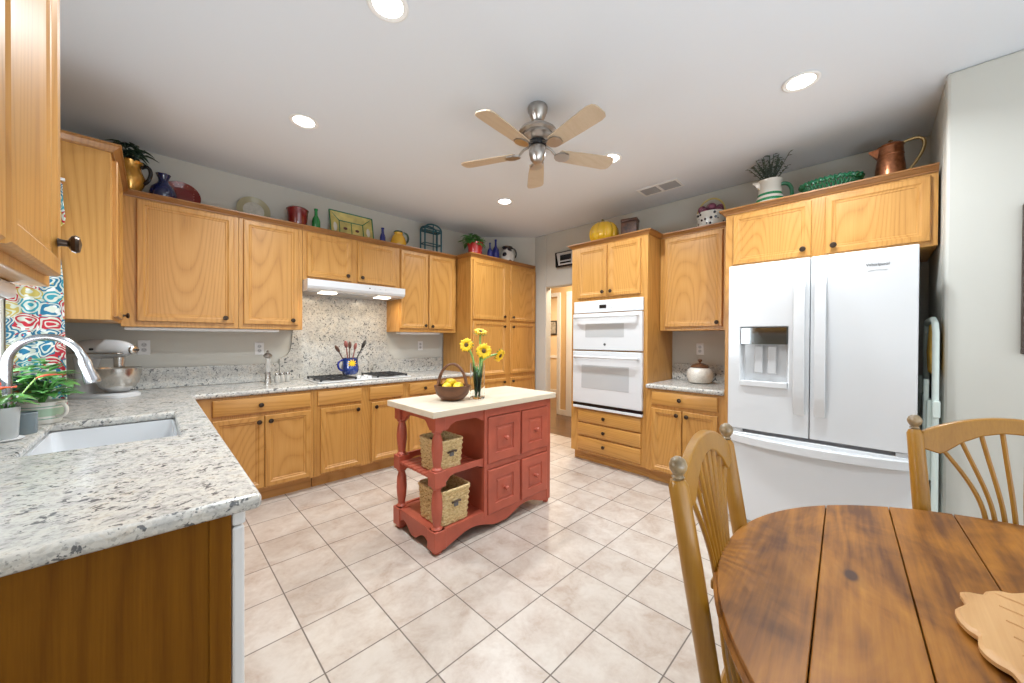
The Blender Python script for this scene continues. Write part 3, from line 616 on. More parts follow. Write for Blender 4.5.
# ------------------------------------------------------------------ curtain
def edge_x(z):
    P = [(0.93, -0.303), (1.60, -0.316), (1.72, -0.325), (1.86, -0.332), (1.885, -0.306), (2.0, -0.316), (2.08, -0.318)]
    for (a, xa), (b_, xb) in zip(P, P[1:]):
        if a <= z <= b_: return xa+(xb-xa)*(z-a)/(b_-a)
    return P[-1][1]
cm = M(); cols, rows = 36, 40; grid = []
for j in range(rows+1):
    z = 0.93+(2.08-0.93)*j/rows; xe_ = edge_x(z); row = []
    for k in range(cols+1):
        t = k/cols; x = -0.484+(xe_+0.484)*t
        row.append(cm.v((x, 2.868+0.012*math.sin(t*PI*5+0.4*math.sin(z*3)), z)))
    grid.append(row)
for a, b_ in zip(grid, grid[1:]):
    for k in range(cols): cm.face([a[k], a[k+1], b_[k+1], b_[k]])
cu = thing('curtain', 'brightly printed curtain in teal red and yellow beside the sink window', 'curtain', (0, 0, 0))
cm.build('drape', CURT, cu, solid=0.003, smooth=60)
M().tube([(-0.46, 1.25, 2.10), (-0.46, 2.86, 2.10), (-0.44, 2.88, 2.10), (-0.31, 2.88, 2.10)], 0.008, 10).build('curtain_rod', WHITEM, cu)
# ------------------------------------------------------------------ small fixtures
def outlet(label, loc, rz):
    t = thing('power_outlet', label, 'outlet', loc, rz, 'white wall outlets above the backsplash')
    M().box(-0.035, -0.006, -0.057, 0.035, -0.001, 0.057).build('cover_plate', WHITEM, t, smooth=0, bevel=0.003)
    for s_ in (-1, 1):
        o = M().lathe([(0.0165, -0.0005), (0.0165, 0.0015), (0, 0.0015)], seg=18); o = o
        q = M(); q.mx = Matrix.Translation((0, -0.006, 0.02*s_)) @ Matrix.Rotation(R(90), 4, 'X'); q.lathe([(0.0165, 0), (0.0165, 0.0015), (0, 0.0015)], seg=18)
        s1 = q.build('socket', OFFW, t)
        M().box(-0.0075, -0.0085, 0.02*s_-0.003, -0.0055, -0.0074, 0.02*s_+0.007).box(0.0055, -0.0085, 0.02*s_-0.003, 0.0075, -0.0074, 0.02*s_+0.007).box(-0.0015, -0.0085, 0.02*s_-0.01, 0.0015, -0.0074, 0.02*s_-0.006).build('slot', BLACK, s1, smooth=0)
        o.bm.free()
outlet('white wall outlet just right of the stand mixer', (-0.045, YB, 1.232), 0)
outlet('white wall outlet above the pepper mill and shakers', (0.705, YB, 1.212), 0)
outlet('white wall outlet between cooktop slab and pantry', (2.385, YB, 1.222), 0)
outlet('white wall outlet above the cookie jar', (XR, 1.232, 1.222), R(-90))
def strip(label, x0, x1, y):
    t = thing('under_cabinet_light', label, 'light', (x0, y, ZU0-0.001), 0, 'slim white lights under the wall cabinets')
    M().box(0, 0, -0.022, x1-x0, 0.11, 0).build('housing', WHITEM, t, smooth=0, bevel=0.006)
    M().box(0.02, 0.02, -0.026, x1-x0-0.02, 0.09, -0.021).build('diffuser', OFFW, t, smooth=0, bevel=0.003)
strip('slim white light bar under the wide corner cabinet above the mixer', -0.14, 0.80, FU+0.03)
strip('slim white light bar under the cabinet right of the hood', 1.96, 2.48, FU+0.03)
nl = thing('under_cabinet_light', 'white light bar under the nearest cabinet at upper left', 'light', (-0.17, 0.50, 1.417), R(90), 'slim white lights under the wall cabinets')
M().box(0, 0.02, -0.03, 0.70, 0.10, 0).build('housing', WHITEM, nl, smooth=0, bevel=0.006)
M().box(0.02, 0.03, -0.034, 0.68, 0.09, -0.029).build('diffuser', OFFW, nl, smooth=0, bevel=0.003)

# range hood
hd = thing('range_hood', 'white under cabinet range hood over the cooktop', 'range hood', (0.98, 3.56, 1.845))
HW = 0.946
M().prism([(0.0, -0.002), (0.0, -0.062), (0.012, -0.085), (0.05, -0.10), (0.465, -0.10), (0.465, -0.002)], 'x', 0, HW).build('shell', WHITE, hd, smooth=25, bevel=0.003)
M().box(0.03, 0.08, -0.106, HW-0.03, 0.44, -0.101).build('filter_panel', plain('grey_filter', (0.45, 0.45, 0.46), 0.35, metal=0.6), hd, smooth=0)
for k in (0.20, 0.74):
    M().box(k-0.07, 0.06, -0.112, k+0.07, 0.17, -0.102)  .build('lamp_lens', plain('hood_lens', (1, 0.9, 0.75), 0.5, emit=4), hd, smooth=0, bevel=0.004)
    area('hood_lamp', (k, 0.115, -0.118), (0, 0, 0), 0.12, 0.09, 1.3, (1, 0.82, 0.58), hd)
for k in range(4):
    q = M(); q.mx = Matrix.Translation((0.56+0.055*k, 0.001, -0.035)) @ Matrix.Rotation(R(90), 4, 'X'); q.lathe([(0.006, 0), (0.006, 0.005), (0, 0.005)], seg=10)
    q.build('button', BLACK if k == 0 else OFFW, hd)

# cooktop
ck = thing('cooktop', 'white gas cooktop with black iron grates set in the counter', 'cooktop', (1.50, 3.715, ZT))
M().box(-0.455, -0.235, 0.001, 0.455, 0.235, 0.012).build('glass_base', WHITE, ck, smooth=0, bevel=0.006)
for sgn in (-1, 1):
    cx = sgn*0.265
    gm = M()
    for a in (-0.155, -0.05, 0.05, 0.155): gm.box(cx+a-0.006, -0.205, 0.024, cx+a+0.006, 0.205, 0.035)
    for a in (-0.205, -0.10, 0.0, 0.10, 0.195): gm.box(cx-0.16, a, 0.022, cx+0.16, a+0.012, 0.033)
    for a in (-0.155, 0.155):
        for b_ in (-0.19, 0.0, 0.19): gm.box(cx+a-0.008, b_-0.008, 0.012, cx+a+0.008, b_+0.008, 0.030)
    gm.build('grate', BLACK, ck, smooth=0, bevel=0.002)
    for b_ in (-0.10, 0.10):
        bn = M().lathe([(0.06, 0.011), (0.05, 0.015), (0.034, 0.016), (0.034, 0.020), (0.0, 0.021)], (cx, b_, 0)).build('burner', BLACK, ck)
for k in range(4):
    M().lathe([(0.024, 0.012), (0.022, 0.02), (0.019, 0.036), (0.0, 0.038)], (-0.035+0.07*(k % 2), -0.16+0.085*(k//2), 0)).build('control_knob', WHITE, ck)

# wall ovens
ov = thing('double_oven', 'white double wall oven built into the oak tower', 'oven', (FX+0.019, 2.322, 0), R(-90))
OWd = 0.784
M().box(0.01, 0.004, 0.585, OWd-0.01, 0.02, 1.71).build('chassis', WHITEM, ov, smooth=0)
M().box(0, -0.018, 1.592, OWd, 0.003, 1.716).build('control_panel', WHITE, ov, smooth=0, bevel=0.005)
o = M().box(0.315, -0.0195, 1.632, 0.395, -0.0181, 1.668).build('display', DISPLAY, ov, smooth=0)
for k in range(6):
    M().box(0.10+0.03*k, -0.019, 1.655, 0.112+0.03*k, -0.0181, 1.658).build('button', OFFW, ov, smooth=0)
q = M(); q.mx = Matrix.Translation((0.45, -0.018, 1.648)) @ Matrix.Rotation(R(90), 4, 'X'); q.lathe([(0.012, 0), (0.011, 0.012), (0, 0.013)], seg=16); q.build('dial', WHITE, ov)
def oven_door(z0_, z1_, wx0, wx1, wz0_, wz1_, hz):
    d_ = M().box(0, -0.035, z0_, OWd, 0.003, z1_).build('oven_door', WHITE, ov, smooth=0, bevel=0.006)
    M().box(wx0, -0.0362, wz0_, wx1, -0.0352, wz1_).build('window_glass', GLASSD, d_, smooth=0)
    hp = [(0.035, -0.035, hz), (0.04, -0.07, hz), (0.07, -0.085, hz), (OWd-0.07, -0.085, hz), (OWd-0.04, -0.07, hz), (OWd-0.035, -0.035, hz)]
    M().tube(hp, 0.013, 10).build('handle', WHITE, d_)
    return d_
od = oven_door(1.203, 1.582, 0.16, 0.60, 1.335, 1.475, 1.545)
q = M(); q.mx = Matrix.Translation((0.39, -0.035, 1.262)) @ Matrix.Rotation(R(90), 4, 'X'); q.lathe([(0.013, 0), (0.013, 0.002), (0, 0.002)], seg=20); q.build('emblem', plain('grey_emblem', (0.08, 0.085, 0.09), 0.3), od)
oven_door(0.640, 1.190, 0.115, 0.655, 0.80, 1.045, 1.13)
M().box(0, -0.022, 0.607, OWd, 0.003, 0.634).build('vent_slot', BLACKG, ov, smooth=0)
M().box(0, -0.03, 0.580, OWd, 0.003, 0.606).build('bottom_trim', WHITE, ov, smooth=0, bevel=0.004)

# ------------------------------------------------------------------ refrigerator
fr = thing('refrigerator', 'white french door refrigerator with ice and water dispenser', 'refrigerator', (2.95, 0.748, 0), R(-90))
FWd = 0.915
M().box(0.004, 0.085, 0.03, FWd-0.004, 0.80, 1.82).build('cabinet_body', WHITEM, fr, smooth=0, bevel=0.006)
hx0, hx1, hz0, hz1, hzd = 0.075, 0.347, 1.005, 1.405, 1.285
z0_, z1_, x1_ = 0.688, 1.842, 0.4555
dl = M()
gx = [0.0, hx0, hx1, x1_]; gz = [z0_, hz0, hz1, z1_]
for i in range(3):
    for j in range(3):
        if i == 1 and j == 1: continue
        dl.face([dl.v((gx[i], 0, gz[j])), dl.v((gx[i+1], 0, gz[j])), dl.v((gx[i+1], 0, gz[j+1])), dl.v((gx[i], 0, gz[j+1]))])
hole = lambda i, y: [(hx0+i, y, hz0+i), (hx1-i, y, hz0+i), (hx1-i, y, hz1-i), (hx0+i, y, hz1-i)]
dl.loft([hole(0, 0), hole(0.012, 0.062)], False, True)
ring = lambda y: [(x, y, gz[0]) for x in gx]+[(gx[3], y, z) for z in gz[1:]]+[(x, y, gz[3]) for x in gx[2::-1]]+[(gx[0], y, z) for z in gz[2:0:-1]]
dl.loft([ring(0), ring(0.075)], False, True)
bmesh.ops.remove_doubles(dl.bm, verts=dl.bm.verts[:], dist=0.0003)
ld = dl.build('door', WHITE, fr, smooth=30, bevel=0.006, seg=3)
M().box(hx0+0.004, -0.002, hzd, hx1-0.004, 0.045, hz1-0.004).build('dispenser_display', MIRROR, ld, smooth=0, bevel=0.003)
for a in (0.155, 0.232):
    M().box(a, 0.028, 1.085, a+0.048, 0.036, 1.275).build('dispenser_paddle', OFFW, ld, smooth=0, bevel=0.004)
M().box(hx0+0.002, -0.012, hz0-0.012, hx1-0.002, 0.06, hz0+0.028).build('drip_tray', WHITE, ld, smooth=0, bevel=0.005)
rd = M().box(0.4595, 0, z0_, FWd, 0.075, z1_).build('door', WHITE, fr, smooth=30, bevel=0.006, seg=3)
def vhandle(par, xa, xb):
    q = M(); loops = []
    for k in range(15):
        t = k/14; z = 0.83+0.885*t; y = -0.052*math.sin(PI*min(1, max(0, t)))**0.35-0.002
        loops.append([(xa, y, z), (xb, y, z), (xb, y+0.018, z), (xa, y+0.018, z)])
    q.loft(loops).build('handle', WHITE, par, smooth=40, bevel=0.004)
vhandle(ld, 0.378, 0.436); vhandle(rd, 0.482, 0.536)
fd = M().box(0.0, 0.0, 0.055, FWd, 0.075, 0.664).build('freezer_drawer', WHITE, fr, smooth=30, bevel=0.006, seg=3)
q = M(); loops = []
for k in range(25):
    t = k/24; x = 0.02+(FWd-0.04)*t; y = -0.008-0.046*math.sin(PI*t)**0.6
    z = 0.628-0.012*math.sin(PI*t)
    loops.append([(x, y, z-0.032), (x, y, z+0.022), (x, 0.004, z+0.022), (x, 0.004, z-0.032)])
q.loft(loops).build('handle', WHITE, fd, smooth=40, bevel=0.004)
M().box(0.02, 0.03, 0.0, FWd-0.02, 0.08, 0.055).build('base_grille', OFFW, fr, smooth=0)
M().box(0.455, 0.02, 0.70, 0.460, 0.08, 1.83).box(0.01, 0.02, 0.665, FWd-0.01, 0.08, 0.687).build('door_gasket', plain('grey_gasket', (0.14, 0.14, 0.15), 0.7), fr, smooth=0)
for a, par in ((0.02, fr), (FWd-0.08, fr)):
    M().box(a, 0.004, 0.666, a+0.07, 0.03, 0.686).build('hinge', OFFW, par, smooth=0, bevel=0.002)
fcu = bpy.data.curves.new('wordmark', 'FONT'); fcu.body = 'Whirlpool'; fcu.size = 0.023; fcu.extrude = 0.0006; fcu.align_x = 'CENTER'
fo = bpy.data.objects.new('wordmark', fcu); C.objects.link(fo); fo.parent = rd; fo.location = (0.755, -0.0012, 1.745); fo.rotation_euler = (R(90), 0, 0)
fcu.materials.append(plain('grey_lettering', (0.12, 0.12, 0.13), 0.4))
bpy.context.view_layer.update()
wm = bpy.data.meshes.new_from_object(fo.evaluated_get(bpy.context.evaluated_depsgraph_get()))
wo = bpy.data.objects.new('wordmark', wm); C.objects.link(wo); wo.parent = rd; wo.location = fo.location; wo.rotation_euler = fo.rotation_euler
bpy.data.objects.remove(fo); wo.name = 'wordmark'
q = M(); q.tube([(0.715+0.08*k/14, -0.0012, 1.728+0.006*math.sin(PI*k/14)-0.012) for k in range(15)], 0.0008, 6).build('logo_swoosh', plain('silver_lettering', (0.30, 0.30, 0.31), 0.4), rd)

# folded step ladder beside the refrigerator
sl = thing('step_ladder', 'folded pale step ladder with yellow pouch wedged beside the refrigerator', 'step ladder', (2.98, -0.216, 0))
front = [(0.0, -0.018, 0.02), (0.03, -0.018, 0.9), (0.045, -0.018, 1.36), (0.06, -0.016, 1.41), (0.10, -0.012, 1.435), (0.40, -0.012, 1.435), (0.44, -0.012, 1.41), (0.45, -0.012, 1.36), (0.47, -0.012, 0.9), (0.50, -0.012, 0.02)]
M().tube(front, 0.0135, 10).build('front_rail', MINT, sl)
M().tube([(0.02, 0.018, 0.02), (0.06, 0.016, 0.85), (0.07, 0.012, 1.10)], 0.010, 8).build('rear_rail', MINT, sl)
M().tube([(0.48, 0.018, 0.02), (0.44, 0.016, 0.85), (0.43, 0.012, 1.10)], 0.010, 8).build('rear_rail', MINT, sl)
for z in (0.28, 0.55, 0.82): M().box(0.03, -0.008, z, 0.47, 0.012, z+0.17).build('tread', MINT, sl, smooth=0, bevel=0.005)
M().box(-0.004, -0.034, 0.90, 0.05, -0.006, 0.99).build('hinge_bracket', MINT, sl, smooth=0, bevel=0.005)
pq = M(); pq.loft([[(0.06, -0.032, 1.13), (0.26, -0.032, 1.13), (0.26, -0.004, 1.13), (0.06, -0.004, 1.13)], [(0.07, -0.034, 1.25), (0.25, -0.034, 1.25), (0.25, 0.002, 1.25), (0.07, 0.002, 1.25)], [(0.09, -0.03, 1.41), (0.24, -0.03, 1.41), (0.24, -0.006, 1.41), (0.09, -0.006, 1.41)]])
pq.build('pouch', YFAB, sl, bevel=0.008)

# ------------------------------------------------------------------ ceiling lights, fan, vent
dl_spots = [((0.728, 1.506), 'recessed ceiling light cut by the top edge of the picture'), ((0.722, 2.71), 'recessed ceiling light nearest the range hood side cabinets'),
            ((2.636, 2.765), 'recessed ceiling light nearest the pantry corner'), ((2.605, 1.505), 'recessed ceiling light beside the right fan blade'), ((2.577, 0.304), 'recessed ceiling light nearest the refrigerator')]
def downlight(loc, label):
    t = thing('recessed_light', label, 'light', (loc[0], loc[1], ZC), 0, 'recessed ceiling lights')
    M().lathe([(0.062, -0.001), (0.085, -0.001), (0.088, -0.005), (0.080, -0.009), (0.064, -0.006), (0.062, -0.001)], seg=32).build('trim_ring', TRIM, t)
    M().lathe([(0.0635, -0.0015), (0.0635, -0.004), (0.0, -0.0055)], seg=28).build('lens', LAMP, t)
    area('downlight', (0, 0, -0.012), (0, 0, 0), 0.12, 0.12, DOWNLIGHT_W, (0.90, 0.96, 1.0), t, 'DISK', R(150))
for l_, t_ in dl_spots: downlight(l_, t_)

fan = thing('ceiling_fan', 'five blade ceiling fan in brushed nickel with pale wood blades', 'ceiling fan', (1.71, 1.50, ZC))
M().lathe([(0.0, -0.001), (0.060, -0.001), (0.063, -0.012), (0.060, -0.03), (0.050, -0.06), (0.038, -0.085), (0.028, -0.095), (0.0, -0.095)]).build('canopy', NICKEL, fan)
M().lathe([(0.013, -0.09), (0.013, -0.14), (0.0, -0.14)], seg=16).build('downrod', NICKEL, fan)
M().lathe([(0.0, -0.128), (0.05, -0.130), (0.095, -0.140), (0.118, -0.158), (0.120, -0.172), (0.100, -0.182), (0.102, -0.196), (0.085, -0.214), (0.05, -0.222), (0.0, -0.222)], seg=40).build('motor_housing', NICKEL, fan)
M().lathe([(0.055, -0.22), (0.055, -0.25), (0.0, -0.25)], seg=24).build('hub_collar', BLACK, fan)
M().lathe([(0.045, -0.248), (0.052, -0.258), (0.052, -0.30), (0.048, -0.31), (0.044, -0.33), (0.028, -0.348), (0.0, -0.352)], seg=28).build('switch_housing', NICKEL, fan)
def blade(a):
    mxr = Matrix.Rotation(R(a), 4, 'Z')
    tilt = Matrix.Translation((0, 0, -0.285)) @ Matrix.Rotation(R(-11), 4, 'X')
    iron = M(); iron.mx = mxr
    iron.tube([(0.045, 0, -0.236), (0.09, 0, -0.255), (0.13, 0, -0.292)], [0.010, 0.008, 0.008], 8)
    iron.mx = mxr @ tilt
    iron.prism([(0.115, -0.012), (0.135, -0.034), (0.165, -0.042), (0.20, -0.032), (0.215, 0), (0.20, 0.032), (0.165, 0.042), (0.135, 0.034), (0.115, 0.012)], 'z', -0.012, -0.0035)
    b_ = M(); b_.mx = mxr @ tilt
    pts = [(0.15, -0.048), (0.30, -0.056), (0.475, -0.062), (0.505, -0.055), (0.518, -0.035), (0.521, 0), (0.518, 0.035), (0.505, 0.055), (0.475, 0.062), (0.30, 0.056), (0.15, 0.048), (0.14, 0.03), (0.14, -0.03)]
    b_.prism(pts, 'z', -0.003, 0.004)
    bo = b_.build('blade', FANW, fan, smooth=0)
    iron.build('blade_iron', NICKEL, bo)
for k in range(5): blade(187-72*k)
vt = thing('ceiling_vent', 'white ceiling vent above the oven tower side', 'vent', (3.44, 1.46, ZC))
M().box(-0.10, -0.19, -0.008, 0.10, -0.17, -0.001).box(-0.10, 0.17, -0.008, 0.10, 0.19, -0.001).box(-0.10, -0.17, -0.008, -0.08, 0.17, -0.001).box(0.08, -0.17, -0.008, 0.10, 0.17, -0.001).box(-0.08, -0.012, -0.008, 0.08, 0.012, -0.001).build('frame', TRIM, vt, smooth=0)
sm = M()
for k in range(9):
    a = -0.072+0.018*k
    for p_, q_ in ((-0.17, -0.012), (0.012, 0.17)): sm.prism([(a, -0.002), (a+0.010, -0.007), (a+0.011, -0.006), (a+0.001, -0.001)], 'y', p_, q_)
lab(sm.build('louvre_slats', plain('grey_louvre', (0.30, 0.30, 0.30), 0.5), vt, smooth=0), 'grey angled louvre slats')

# ------------------------------------------------------------------ red island
isl = thing('kitchen_island', 'brick red painted kitchen island with butcher block top', 'kitchen island', (1.195, 1.845, 0))
L, Dp = 1.085, 0.52
M().box(-0.035, -0.032, 0.842, L+0.03, Dp+0.03, 0.882).build('butcher_block_top', BUTCHER, isl, smooth=0, bevel=0.004)
def turned(x, y):
    q = M(); h = 0.036
    q.box(x-h, y-h, 0.752, x+h, y+h, 0.841)
    q.box(x-h-0.004, y-h-0.004, 0.41, x+h+0.004, y+h+0.004, 0.505)
    q.box(x-h-0.006, y-h-0.006, 0.025, x+h+0.006, y+h+0.006, 0.145)
    up = lambda a, b_: [(0.030, a), (0.036, a+0.006), (0.030, a+0.014), (0.024, a+0.020), (0.024, a+0.03), (0.031, a+0.08), (0.035, a+0.135), (0.031, b_-0.06), (0.023, b_-0.03), (0.022, b_-0.022), (0.031, b_-0.016), (0.034, b_-0.009), (0.030, b_)]
    q.lathe(up(0.504, 0.754), (x, y, 0)); q.lathe(up(0.144, 0.412), (x, y, 0))
    q.lathe([(0.026, 0.0), (0.032, 0.006), (0.034, 0.018), (0.028, 0.027)], (x, y, 0), seg=20)
    return q
turned(0.04, 0.04).build('leg', RED, isl, bevel=0.003); turned(0.04, Dp-0.04).build('leg', RED, isl, bevel=0.003)
for y in (0.03, Dp-0.03):
    q = M().box(L-0.045, y-0.03, 0.03, L, y+0.03, 0.841); q.lathe([(0.018, 0), (0.024, 0.008), (0.026, 0.03)], (L-0.024, y, 0), seg=16); q.build('leg', RED, isl, bevel=0.003)
# cabinet block
xb = 0.40
M().box(xb, 0.012, 0.10, xb+0.022, Dp-0.012, 0.841).box(L-0.05, 0.012, 0.10, L-0.03, Dp-0.012, 0.841).box(xb, Dp-0.03, 0.10, L-0.03, Dp-0.012, 0.841).box(xb, 0.012, 0.10, L-0.03, Dp-0.012, 0.118).box(xb, 0.012, 0.425, L-0.03, Dp-0.012, 0.455).box(xb, 0.012, 0.785, L-0.03, Dp-0.012, 0.841).box(0.725, 0.012, 0.10, 0.747, 0.4, 0.8).build('cabinet_body', RED, isl, smooth=0)
M().box(xb-0.012, 0.002, 0.10, xb+0.016, 0.030, 0.841).box(L-0.045, 0.002, 0.1, L-0.02, 0.03, 0.841).box(0.726, 0.006, 0.10, 0.746, 0.02, 0.80).box(xb, 0.004, 0.421, L-0.03, 0.03, 0.458).box(xb, 0.004, 0.782, L-0.03, 0.03, 0.841).build('face_frame', RED, isl, smooth=0, bevel=0.002)
def idrawer(x0, x1, z0_, z1_):
    q = M()
    rect = lambda i, y: [(x0+i, y, z0_+i), (x1-i, y, z0_+i), (x1-i, y, z1_-i), (x0+i, y, z1_-i)]
    q.loft([rect(0, 0.025), rect(0, -0.004), rect(0.006, -0.008), rect(0.064, -0.008), rect(0.068, 0.000), rect(0.080, 0.000), rect(0.090, -0.007), rect(0.112, -0.007)])
    o = q.build('drawer', RED, isl, smooth=20)
    k = M(); k.mx = Matrix.Translation(((x0+x1)/2, -0.007, (z0_+z1_)/2)) @ Matrix.Rotation(R(90), 4, 'X')
    k.lathe([(0.011, 0), (0.009, 0.008), (0.014, 0.018), (0.0165, 0.027), (0.012, 0.035), (0.0, 0.037)], seg=18).build('knob', RED, o)
for x0, x1 in ((0.418, 0.724), (0.748, 1.040)):
    idrawer(x0, x1, 0.462, 0.778); idrawer(x0, x1, 0.115, 0.418)
# aprons with scooped brackets
def apron(Lx):
    return [(0.07, 0.841), (Lx, 0.841), (Lx, 0.772), (Lx-0.015, 0.760), (Lx-0.04, 0.775), (Lx-0.08, 0.792), (0.16, 0.792), (0.12, 0.775), (0.10, 0.752), (0.07, 0.745)]
M().prism(apron(xb), 'y', 0.012, 0.034).build('apron', RED, isl, smooth=0, bevel=0.002)
M().prism(apron(xb), 'y', Dp-0.034, Dp-0.012).build('apron', RED, isl, smooth=0, bevel=0.002)
side = [(0.076, 0.841), (Dp-0.076, 0.841), (Dp-0.076, 0.752), (Dp-0.11, 0.756), (Dp-0.135, 0.785), (Dp-0.155, 0.80), (Dp/2, 0.802), (0.155, 0.80), (0.135, 0.785), (0.11, 0.756), (0.076, 0.752)]
M().prism(side, 'x', 0.022, 0.044).build('apron', RED, isl, smooth=0, bevel=0.002)
# slatted shelf
for k in range(7):
    y = 0.075+k*0.0535
    M().box(0.005, y, 0.455, xb+0.005, y+0.046, 0.472).build('shelf_slat', RED, isl, smooth=0, bevel=0.003)
brk = [(0.078, 0.503), (xb, 0.503), (xb, 0.445), (xb-0.03, 0.452), (xb-0.06, 0.465), (0.15, 0.465), (0.12, 0.455), (0.10, 0.435), (0.078, 0.42)]
M().prism(brk, 'y', 0.014, 0.034).build('shelf_rail', RED, isl, smooth=0, bevel=0.002)
M().prism(brk, 'y', Dp-0.034, Dp-0.014).build('shelf_rail', RED, isl, smooth=0, bevel=0.002)
M().box(0.07, 0.05, 0.436, 0.09, Dp-0.05, 0.454).box(xb-0.03, 0.05, 0.436, xb-0.01, Dp-0.05, 0.454).build('shelf_batten', RED, isl, smooth=0)
M().box(0.02, 0.03, 0.122, xb+0.01, Dp-0.03, 0.140).build('lower_shelf', RED, isl, smooth=0, bevel=0.002)
def skirt(Lx):
    n = 48; pts = [(0.03, 0.145), (Lx-0.02, 0.145), (Lx-0.02, 0.03)]
    low = []
    for k in range(n+1):
        t = k/n; x = 0.03+(Lx-0.05)*t
        z = 0.028+0.050*max(0, math.sin(PI*min(1, max(0, (t-0.05)/0.40))))**1.3+0.058*max(0, math.sin(PI*min(1, max(0, (t-0.55)/0.40))))**1.3
        low.append((x, z))
    return pts[:2]+low[::-1]
M().prism(skirt(L), 'y', 0.004, 0.026).build('skirt', RED, isl, smooth=0)
M().prism(skirt(L), 'y', Dp-0.026, Dp-0.004).build('skirt', RED, isl, smooth=0)
M().prism([(p*Dp/L, q_) for p, q_ in skirt(L)], 'x', 0.006, 0.026).build('skirt', RED, isl, smooth=0)

# wicker baskets
def wicker(label, loc, w_, d_, h_, rows):
    t = thing('wicker_basket', label, 'basket', loc, 0, 'wicker baskets in the island')
    body = M()
    def ringpts(z, s_, ph, amp):
        base = rrect(-w_/2*s_, -d_/2*s_, w_/2*s_, d_/2*s_, 0.025, z, 3)
        P = [Vector(p) for p in base]; n = len(P); out = []
        per = [0]
        for k in range(n): per.append(per[-1]+(P[(k+1) % n]-P[k]).length)
        tot = per[-1]; nn = 56
        for j in range(nn):
            s0 = tot*j/nn; k = max(i for i in range(n) if per[i] <= s0+1e-9)
            a = P[k].lerp(P[(k+1) % n], (s0-per[k])/max(1e-6, per[k+1]-per[k]))
            o_ = Vector((a.x, a.y, 0)).normalized()*amp*math.cos(PI*j/2+ph)
            out.append((a.x+o_.x, a.y+o_.y, z))
        return out
    for k in range(rows):
        z = 0.012+(h_-0.03)*k/(rows-1); sc_ = 0.88+0.10*k/(rows-1)
        body.tube(ringpts(z, sc_, PI*(k % 2), 0.0035), (h_-0.03)/(rows-1)*0.56, 6, True)
    body.box(-w_/2*0.88, -d_/2*0.88, 0.004, w_/2*0.88, d_/2*0.88, 0.012)
    body.build('woven_body', WICKER, t, smooth=60)
    M().tube(ringpts(h_-0.008, 1.0, 0, 0.002), 0.010, 8, True).build('rim', WICKER, t, smooth=60)
    q = M(); q.tube([(-0.03, -d_/2-0.004, h_*0.62), (-0.025, -d_/2-0.016, h_*0.66), (0.0, -d_/2-0.02, h_*0.68), (0.025, -d_/2-0.016, h_*0.66), (0.03, -d_/2-0.004, h_*0.62)], 0.006, 8); q.build('front_handle', plain('dark_leather', (0.06, 0.035, 0.02), 0.6), t)
    q = M().box(-0.014, -d_/2-0.006, h_*0.50, 0.014, -d_/2+0.004, h_*0.62); q.build('latch_tab', plain('grey_metal_tab', (0.12, 0.12, 0.13), 0.4), t, smooth=0)
    q = M(); q.tube(bez((-w_*0.28, 0.04, h_-0.01), (-w_*0.3, 0.05, h_*0.6), (-w_*0.3, -0.02, h_*0.55), (-w_*0.25, -0.06, h_-0.05), 8), 0.009, 8); q.build('carry_strap', BLACK, t)
wicker('smaller wicker basket on the slatted upper shelf of the island', (1.335, 1.992, 0.473), 0.185, 0.235, 0.205, 11)
wicker('larger wicker basket on the lower shelf of the island', (1.365, 2.0, 0.141), 0.235, 0.265, 0.225, 12)

# carved basket with lemons, vase with sunflowers
cb = thing('wooden_bowl', 'carved dark wood bowl basket with tall handle on the island top', 'bowl', (1.49, 2.085, 0.882), R(-45))
q = M(); prof = [(0.045, 0.0), (0.075, 0.010), (0.105, 0.045), (0.118, 0.085), (0.122, 0.105), (0.110, 0.106), (0.104, 0.085), (0.085, 0.04), (0.05, 0.02), (0.0, 0.016)]
q.lathe(prof, seg=40, sx=1.05, sy=0.85).build('bowl', BOWLW, cb)
hp = [(0.098*math.cos(R(a)), 0, 0.088+0.165*math.sin(R(a))) for a in range(0, 181, 9)]
q = M(); loops = []
for k, p_ in enumerate(hp):
    t = k/(len(hp)-1); w_ = 0.034-0.014*math.sin(PI*t); nx, nz = math.cos(R(180*t)), math.sin(R(180*t))
    loops.append([(p_[0]-nx*0.008, -w_, p_[2]-nz*0.008), (p_[0]+nx*0.008, -w_, p_[2]+nz*0.008), (p_[0]+nx*0.008, w_, p_[2]+nz*0.008), (p_[0]-nx*0.008, w_, p_[2]-nz*0.008)])
q.loft(loops).build('handle', BOWLW, cb, bevel=0.004)
lem = [((1.452, 2.10, 0.882+0.093), 'leftmost lemon in the carved wooden bowl', 20), ((1.540, 2.078, 0.882+0.093), 'rightmost lemon in the carved wooden bowl', 80), ((1.500, 2.128, 0.882+0.118), 'topmost lemon at the back of the carved bowl', -30), ((1.495, 2.035, 0.882+0.095), 'front lemon in the carved wooden bowl', 45)]
for p_, l_, a_ in lem:
    q = M(); prof = [(0.0, -0.046), (0.008, -0.042), (0.02, -0.033), (0.030, -0.015), (0.032, 0.003), (0.027, 0.022), (0.016, 0.036), (0.007, 0.043), (0.0, 0.046)]
    q.mx = Matrix.Rotation(R(80), 4, 'Y'); q.lathe(prof, seg=20)
    single(q, 'lemon', LEMON, l_, 'lemon', p_, R(a_), 'lemons in the carved bowl')
vz = thing('glass_vase', 'clear glass cylinder vase holding sunflowers on the island', 'vase', (1.67, 2.03, 0.8825))
M().lathe([(0.0, 0.0), (0.050, 0.0), (0.053, 0.004), (0.053, 0.255), (0.0505, 0.255), (0.0495, 0.012), (0.0, 0.010)], seg=36).build('glass_wall', GLASS, vz)
